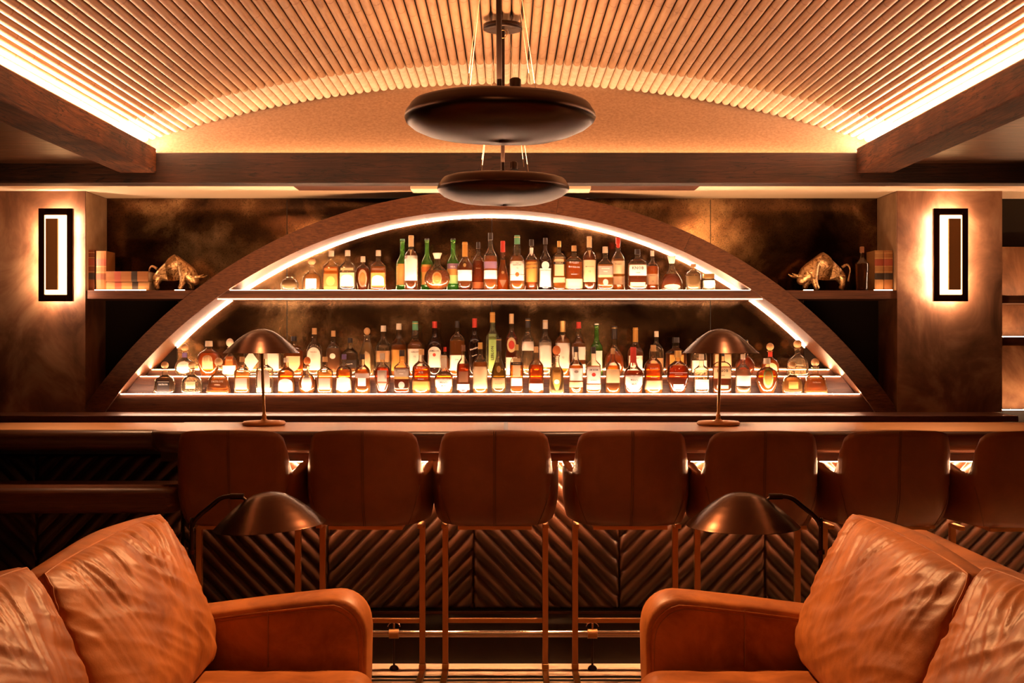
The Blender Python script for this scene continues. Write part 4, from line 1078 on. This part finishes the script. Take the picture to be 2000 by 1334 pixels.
Mr = [
 (361,672,40,'orb','clear','K',[('oval',.08,.46,.72,'w'),(R_,.58,.73,.9,'P')],[],'round clear tequila bottle with purple neck at the left end of the second step'),
 (408,666,45,'crown','amber','W',[('arch',.20,.60,.55,'c')],[],'round shouldered amber whisky bottle with arched cream label, left of the lamp'),
 (449,661,32,'trap','amber','W',[(R_,.05,.28,.9,'w'),(R_,.28,.52,.9,'o')],[('1800',.42,.020,'c',0)],'amber trapezoid tequila bottle marked 1800 with orange label'),
 (492,655,30,'square','clear','W',[('dia',.12,.62,.98,'w')],[],'clear bottle with white diamond label below the left bar lamp shade'),
 (533,657,30,'square','clear','B',[(R_,.14,.58,.9,'w')],[],'clear bottle with plain white square label behind the left lamp pole'),
 (574,657,38,'flat','amber','B',[('shld',.12,.50,.70,'c')],[],'flat amber whiskey bottle with black cap right of the left lamp shade'),
 (614,641,31,'round','clear','K',[('arch',.14,.60,.92,'w')],[('TESORO',.50,.011,'b',0)],'clear tequila bottle with white arched label and cork top'),
 (651,646,29,'round','pink','K',[('oval',.38,.50,.40,'w')],[],'frosted pink beige bottle with small round white label'),
 (684,660,32,'round','smoke','B',[(R_,.22,.42,.85,'k')],[('Reserva',.32,.012,'w',6)],'smoky bottle with black script label on the second step'),
 (717,640,31,'cone','cream','K',[('arch',.12,.50,.6,'c')],[],'tall cream cone shaped bottle with round ball stopper'),
 (749,636,31,'tall','clear','W',[(R_,.28,.50,.95,'t')],[],'tall clear bottle with beige label right of the cream cone bottle'),
 (779,632,31,'tall','amber','W',[(R_,.10,.50,.95,'y')],[],'tall amber whisky bottle with yellow label on the second step'),
 (811,628,31,'glen','amber','N',[(R_,.10,.50,.95,'w')],[('GLENLIVET',.44,.010,'k',0),('12',.36,.014,'k',0)],'amber whisky bottle marked 12 with white label, left of the red capped one'),
 (849,628,29,'tall','olive','r',[('arch',.16,.54,.95,'w'),('oval',.36,.42,.22,'r')],[('JAMESON',.46,.014,'k',0)],'dark green whiskey bottle with red cap and white label',GL['dark']),
 (869,678,17,'slim','amber','r',[],[],'short bottle with bright red wax top between two whiskey bottles'),
 (893,627,30,'flat','gold','B',[(R_,.10,.38,.95,'w')],[('Jose',.30,.012,'k',0)],'clear and gold tequila bottle with white lower label and black cap'),
 (927,622,25,'slim','dark','r',[],[('Hornitos',.48,.016,'w',20),('Reserve',.36,.010,'w',20)],'dark bottle with white script and red stopper',GL['dark']),
 (962,610,27,'slim','clear','y',[(R_,.08,.66,.75,'l')],[('LEBLON',.36,.024,'k',90)],'tallest clear bottle with pale green label reading upwards',glassy((.85,.92,.70), (.7,.75,.4), .2)),
 (999,613,24,'slim','red','c',[('oval',.38,.62,.75,'c'),('oval',.43,.57,.50,'r'),(R_,.02,.30,.9,'w')],[],'red bottle with cream neck and oval badge'),
 (1031,622,26,'slim','clear','B',[(R_,.44,.60,.92,'w')],[],'tall clear vodka bottle with black cap and small white label'),
 (1065,625,27,'slim','clear','W',[(R_,.16,.60,.92,'w')],[],'tall clear vodka bottle with cream cap and large white label'),
 (1099,627,30,'mac','amber','G',[(R_,.14,.60,.95,'w'),('vee',.61,.74,.55,'c')],[('12',.34,.016,'k',0)],'amber whisky bottle with gold foil and tall white label on the second step'),
 (1130,629,29,'tall','amber','r',[(R_,.30,.54,.90,'w'),(R_,.06,.22,.90,'w')],[],'amber scotch bottle with red neck seal and two white labels'),
 (1165,632,25,'wine','green','S',[(R_,.10,.48,.85,'w')],[],'green bottle with white label on the second step',GL['green']),
 (1200,637,38,'bulb','amber','B',[('oval',.08,.28,.7,'w')],[],'round bellied amber liqueur bottle with black foil neck'),
 (1241,640,32,'cognac','deep','y',[(R_,.12,.42,.98,'w')],[('HENNESSY',.37,.008,'k',0)],'dark cognac bottle with yellow gold neck on the second step'),
 (1282,647,29,'round','clear','W',[(R_,.20,.40,.85,'t')],[],'clear bottle with pale stopper left of the square amber bottle'),
 (1320,659,41,'square','deep','B',[(R_,.12,.55,.66,'y')],[('1800',.30,.020,'b',0)],'square dark amber bottle marked 1800 with flat black stopper'),
 (1365,662,32,'round','clear','W',[(R_,.10,.42,.9,'w')],[],'clear bottle with white label half hidden below the right lamp shade'),
 (1411,664,36,'flat','gold','W',[(R_,.15,.60,.9,'c')],[],'gold bottle mostly hidden behind the right lamp pole'),
 (1455,664,39,'bulb','deep','B',[],[],'dark round bottle behind the right edge of the right lamp shade'),
 (1504,670,36,'orb','amber','K',[('oval',.05,.40,.7,'c'),(R_,.58,.73,.9,'r')],[],'amber round bottle with red neck band and ball cork'),
 (1558,664,42,'patron','clear','K',[],[('PATRON',.30,.012,'S',0)],'large clear tequila bottle with round cork at the right end of the second step'),
]
Fr = [
 (322,706,41,'patron','smoke','K',[(R_,.06,.42,.66,'k'),(R_,.36,.38,.6,'S')],[('PATRÓN',.29,.014,'w',0)],'squat smoky tequila bottle with black label at the far left of the front step'),
 (375,706,41,'patron','clear','K',[(R_,.16,.38,.5,'c')],[('PATRÓN',.28,.010,'b',0)],'squat clear tequila bottle second from left on the front step'),
 (427,699,47,'trap','gold','K',[],[('PATRÓN',.34,.018,'c',0),('AÑEJO',.25,.012,'c',0)],'wide gold tequila bottle with pale lettering left of the left lamp pole'),
 (473,697,30,'square','pale','K',[(R_,.12,.42,.76,'g')],[],'square pale gold bottle with grey square label below the diamond label'),
 (517,690,33,'square','clear','W',[('arch',.14,.60,.78,'g'),(R_,.04,.14,.82,'w')],[],'clear bottle with dark arched badge behind the left lamp pole on the front step'),
 (559,699,33,'round','gold','W',[('arch',.08,.42,.84,'w')],[],'gold bottle with rounded white label right of the left lamp pole'),
 (600,697,34,'orb','gold','o',[('oval',.06,.50,.62,'w')],[],'round gold tequila bottle with orange ball stopper and white oval label'),
 (635,697,30,'square','pale','K',[(R_,.12,.42,.76,'g')],[],'square pale gold bottle with grey square label, right of the orange stopper'),
 (672,692,32,'round','gold','P',[('arch',.10,.44,.92,'w')],[],'gold bottle with purple cap and white crest label'),
 (708,692,31,'round','gold','B',[(R_,.40,.52,.92,'g'),(R_,.20,.40,.5,'w')],[],'gold bottle with black cap, grey band and small white square'),
 (747,690,32,'crown','deep','S',[('shld',.06,.58,.82,'S'),(R_,.26,.30,.70,'b')],[],'dark red bottle with large silver crest label'),
 (785,684,31,'square','deep','B',[(R_,.38,.58,.98,'g'),(R_,.34,.39,.98,'y'),('oval',.12,.28,.40,'S')],[('HIGHLAND',.53,.010,'w',0),('PARK',.46,.010,'w',0)],'square whisky bottle with grey label and silver crest on the front step'),
 (823,682,36,'round','amber','K',[(R_,.09,.28,.97,'y')],[('BULLEIT',.57,.016,'w',-4),('RYE',.48,.016,'w',0),('WHISKEY',.33,.009,'w',0)],'amber rye bottle with raised white lettering and cream label on the front step'),
 (867,694,38,'maker','gold','W',[('shld',.05,.40,.97,'w')],[("Maker's",.30,.014,'b',0),('Mark',.21,.014,'b',6)],'squat gold bourbon bottle with clear neck and wide white label'),
 (905,674,26,'round','deep','b',[(R_,.08,.20,.95,'w'),(R_,.24,.46,.7,'b')],[('RESERVE',.52,.008,'G',0)],'slim dark brown bottle with gold lettering and white base label'),
 (938,669,30,'round','gold','G',[(R_,.10,.53,.92,'c')],[],'gold bottle with tall plain cream label, left of the teardrop cognac'),
 (974,660,31,'tear','olive','B',[('oval',.38,.50,.34,'G'),(R_,.10,.28,.85,'t')],[('REMY MARTIN',.26,.008,'b',0),('V.S.O.P',.18,.014,'b',0)],'teardrop green brown cognac bottle at the centre of the front step'),
 (1009,673,26,'flat','gold','G',[(R_,.34,.72,.84,'c'),(R_,.58,.64,.90,'k'),(R_,.16,.32,.82,'w')],[('BUSHMILLS',.61,.009,'c',0)],'flat gold whiskey bottle with cream label and black band on the front step'),
 (1047,677,30,'round','amber','K',[(R_,.08,.22,.94,'w')],[('+',.52,.03,'G',0)],'amber bottle with cork and white base label, left of the cream bottle'),
 (1087,675,31,'cream','cream','o',[('shld',.08,.50,.70,'y'),('oval',.20,.30,.36,'w')],[],'opaque cream liqueur bottle with yellow label and orange stopper'),
 (1125,677,28,'tall','gold','B',[(R_,.28,.54,.95,'w'),(R_,.14,.25,.95,'c'),('oval',.44,.50,.3,'g')],[],'gold bottle with black cap and white label, left of the red sealed one'),
 (1159,678,29,'square','amber','B',[(R_,.22,.58,.95,'w'),('oval',.37,.45,.28,'r'),(R_,.10,.20,.95,'c')],[('JIM BEAM',.51,.013,'k',0),('BOURBON',.29,.007,'r',0)],'bourbon bottle with white label and red seal on the front step'),
 (1197,680,29,'round','gold','K',[(R_,.24,.54,.92,'c')],[],'gold bottle with cork and cream label, right of the red sealed bourbon'),
 (1237,678,39,'maker','deep','r',[('shld',.05,.40,.97,'w')],[("Maker's",.30,.014,'b',0),('Mark',.21,.014,'b',6)],'squat bourbon bottle with dripping red wax neck and white label'),
 (1276,674,36,'round','amber','K',[(R_,.09,.27,.97,'c')],[('BULLEIT',.52,.014,'w',0),('WHISKEY',.34,.010,'w',0)],'amber bourbon bottle with cream base label, right of the red wax one'),
 (1324,685,44,'crown','deep','G',[(R_,.10,.22,.62,'w'),(R_,.48,.50,.8,'S')],[('WOODFORD',.45,.008,'S',0)],'broad dark bourbon flask with gold neck and small white label'),
 (1370,692,29,'square','clear','W',[(R_,.12,.36,.92,'w')],[],'clear square bottle with white base label, left of the right lamp pole'),
 (1410,686,37,'flat','deep','B',[(R_,.36,.62,.95,'c'),(R_,.12,.20,.6,'c')],[('KNOB',.54,.024,'k',0),('CREEK',.43,.009,'k',0)],'bourbon bottle with large cream label behind the right lamp pole'),
 (1451,692,31,'round','pink','W',[(R_,.20,.46,.95,'w')],[],'rosy clear bottle with white label, right of the right lamp pole'),
 (1498,700,43,'crown','amber','W',[('oval',.16,.72,.48,'l'),('oval',.24,.64,.34,'y')],[],'amber whisky bottle with green oval label on the front step'),
 (1547,706,40,'patron','pale','K',[(R_,.16,.38,.5,'y')],[('PATRON',.28,.009,'b',0)],'squat pale gold tequila bottle second from right on the front step'),
 (1592,700,47,'trap','gold','K',[],[('PATRON',.32,.012,'c',0)],'wide gold tequila bottle at the right end of the front step'),
]
for row, tab in (('U', U), ('M', Mr), ('F', Fr)):
    for e in tab: bottle(row, *e)
# dark bottle on the right display shelf
def side_bottle():
    y = 7.52; s = F/y; x = (1683.5-989)/s; H = 86/s; hw = 13/s
    t = empty('liquor_bottle', (x, y, 1.8095), 'empty dark brown bottle on the right display shelf beside the books', 'bottle')
    K = PR['round']; pp = smooth_prof([(0,.8),(.02,.85),(.2,.9),(.58,1),(.62,.98),(.68,.6),(.76,.3),(.98,.28)])
    MB().lathe([(r*hw, z*H) for z, r in pp], (0,0,0), 28, .9, 2.4).build('glass_body', glassy((.55,.24,.10), (.3,.12,.04), .12), t)
    MB().lathe([(.3*hw, H*.86), (.33*hw, H*.87), (.33*hw, H*.99), (.2*hw, H)], (0,0,0), 18).build('cap', BRN, t)
side_bottle()

# ------------------------------------------------------------------ hanging strand lights in the room behind the camera, seen in the mirror
def strands(x, y, z0, z1, r, label):
    t = empty('strand_pendant', (x, y, z1), label, 'pendant lamp', 'hanging brass strand lamps behind the camera')
    mb = MB()
    for k in range(60):
        a = random.random()*2*PI; q = r*math.sqrt(random.random())
        mb.cyl((q*math.cos(a), q*math.sin(a), 0), (q*math.cos(a), q*math.sin(a), (z0-z1)*(1-.1*random.random())), .004, seg=5)
    mb.build('strands', M['brass'], t)
    MB().lathe([(r, 0), (r, .02), (.02, .05)], (0,0,0), 24).build('ring', M['iron'], t)
    MB().cyl((0,0,.04), (0,0,2.56-z1), .005).build('rod', M['iron'], t)
    lamp('bulb', 'POINT', (0, r+.15, -.2), 1.5, size=.08, parent=t)  # fill light added in front of the strands so the mirror picks them up

strands(-2.97, -1.5, 1.23, 2.06, .215, 'hanging bundle of brass strands, further left of the pair')
strands(-1.23, -1.5, 1.45, 2.10, .215, 'hanging bundle of brass strands, nearer the room centre')
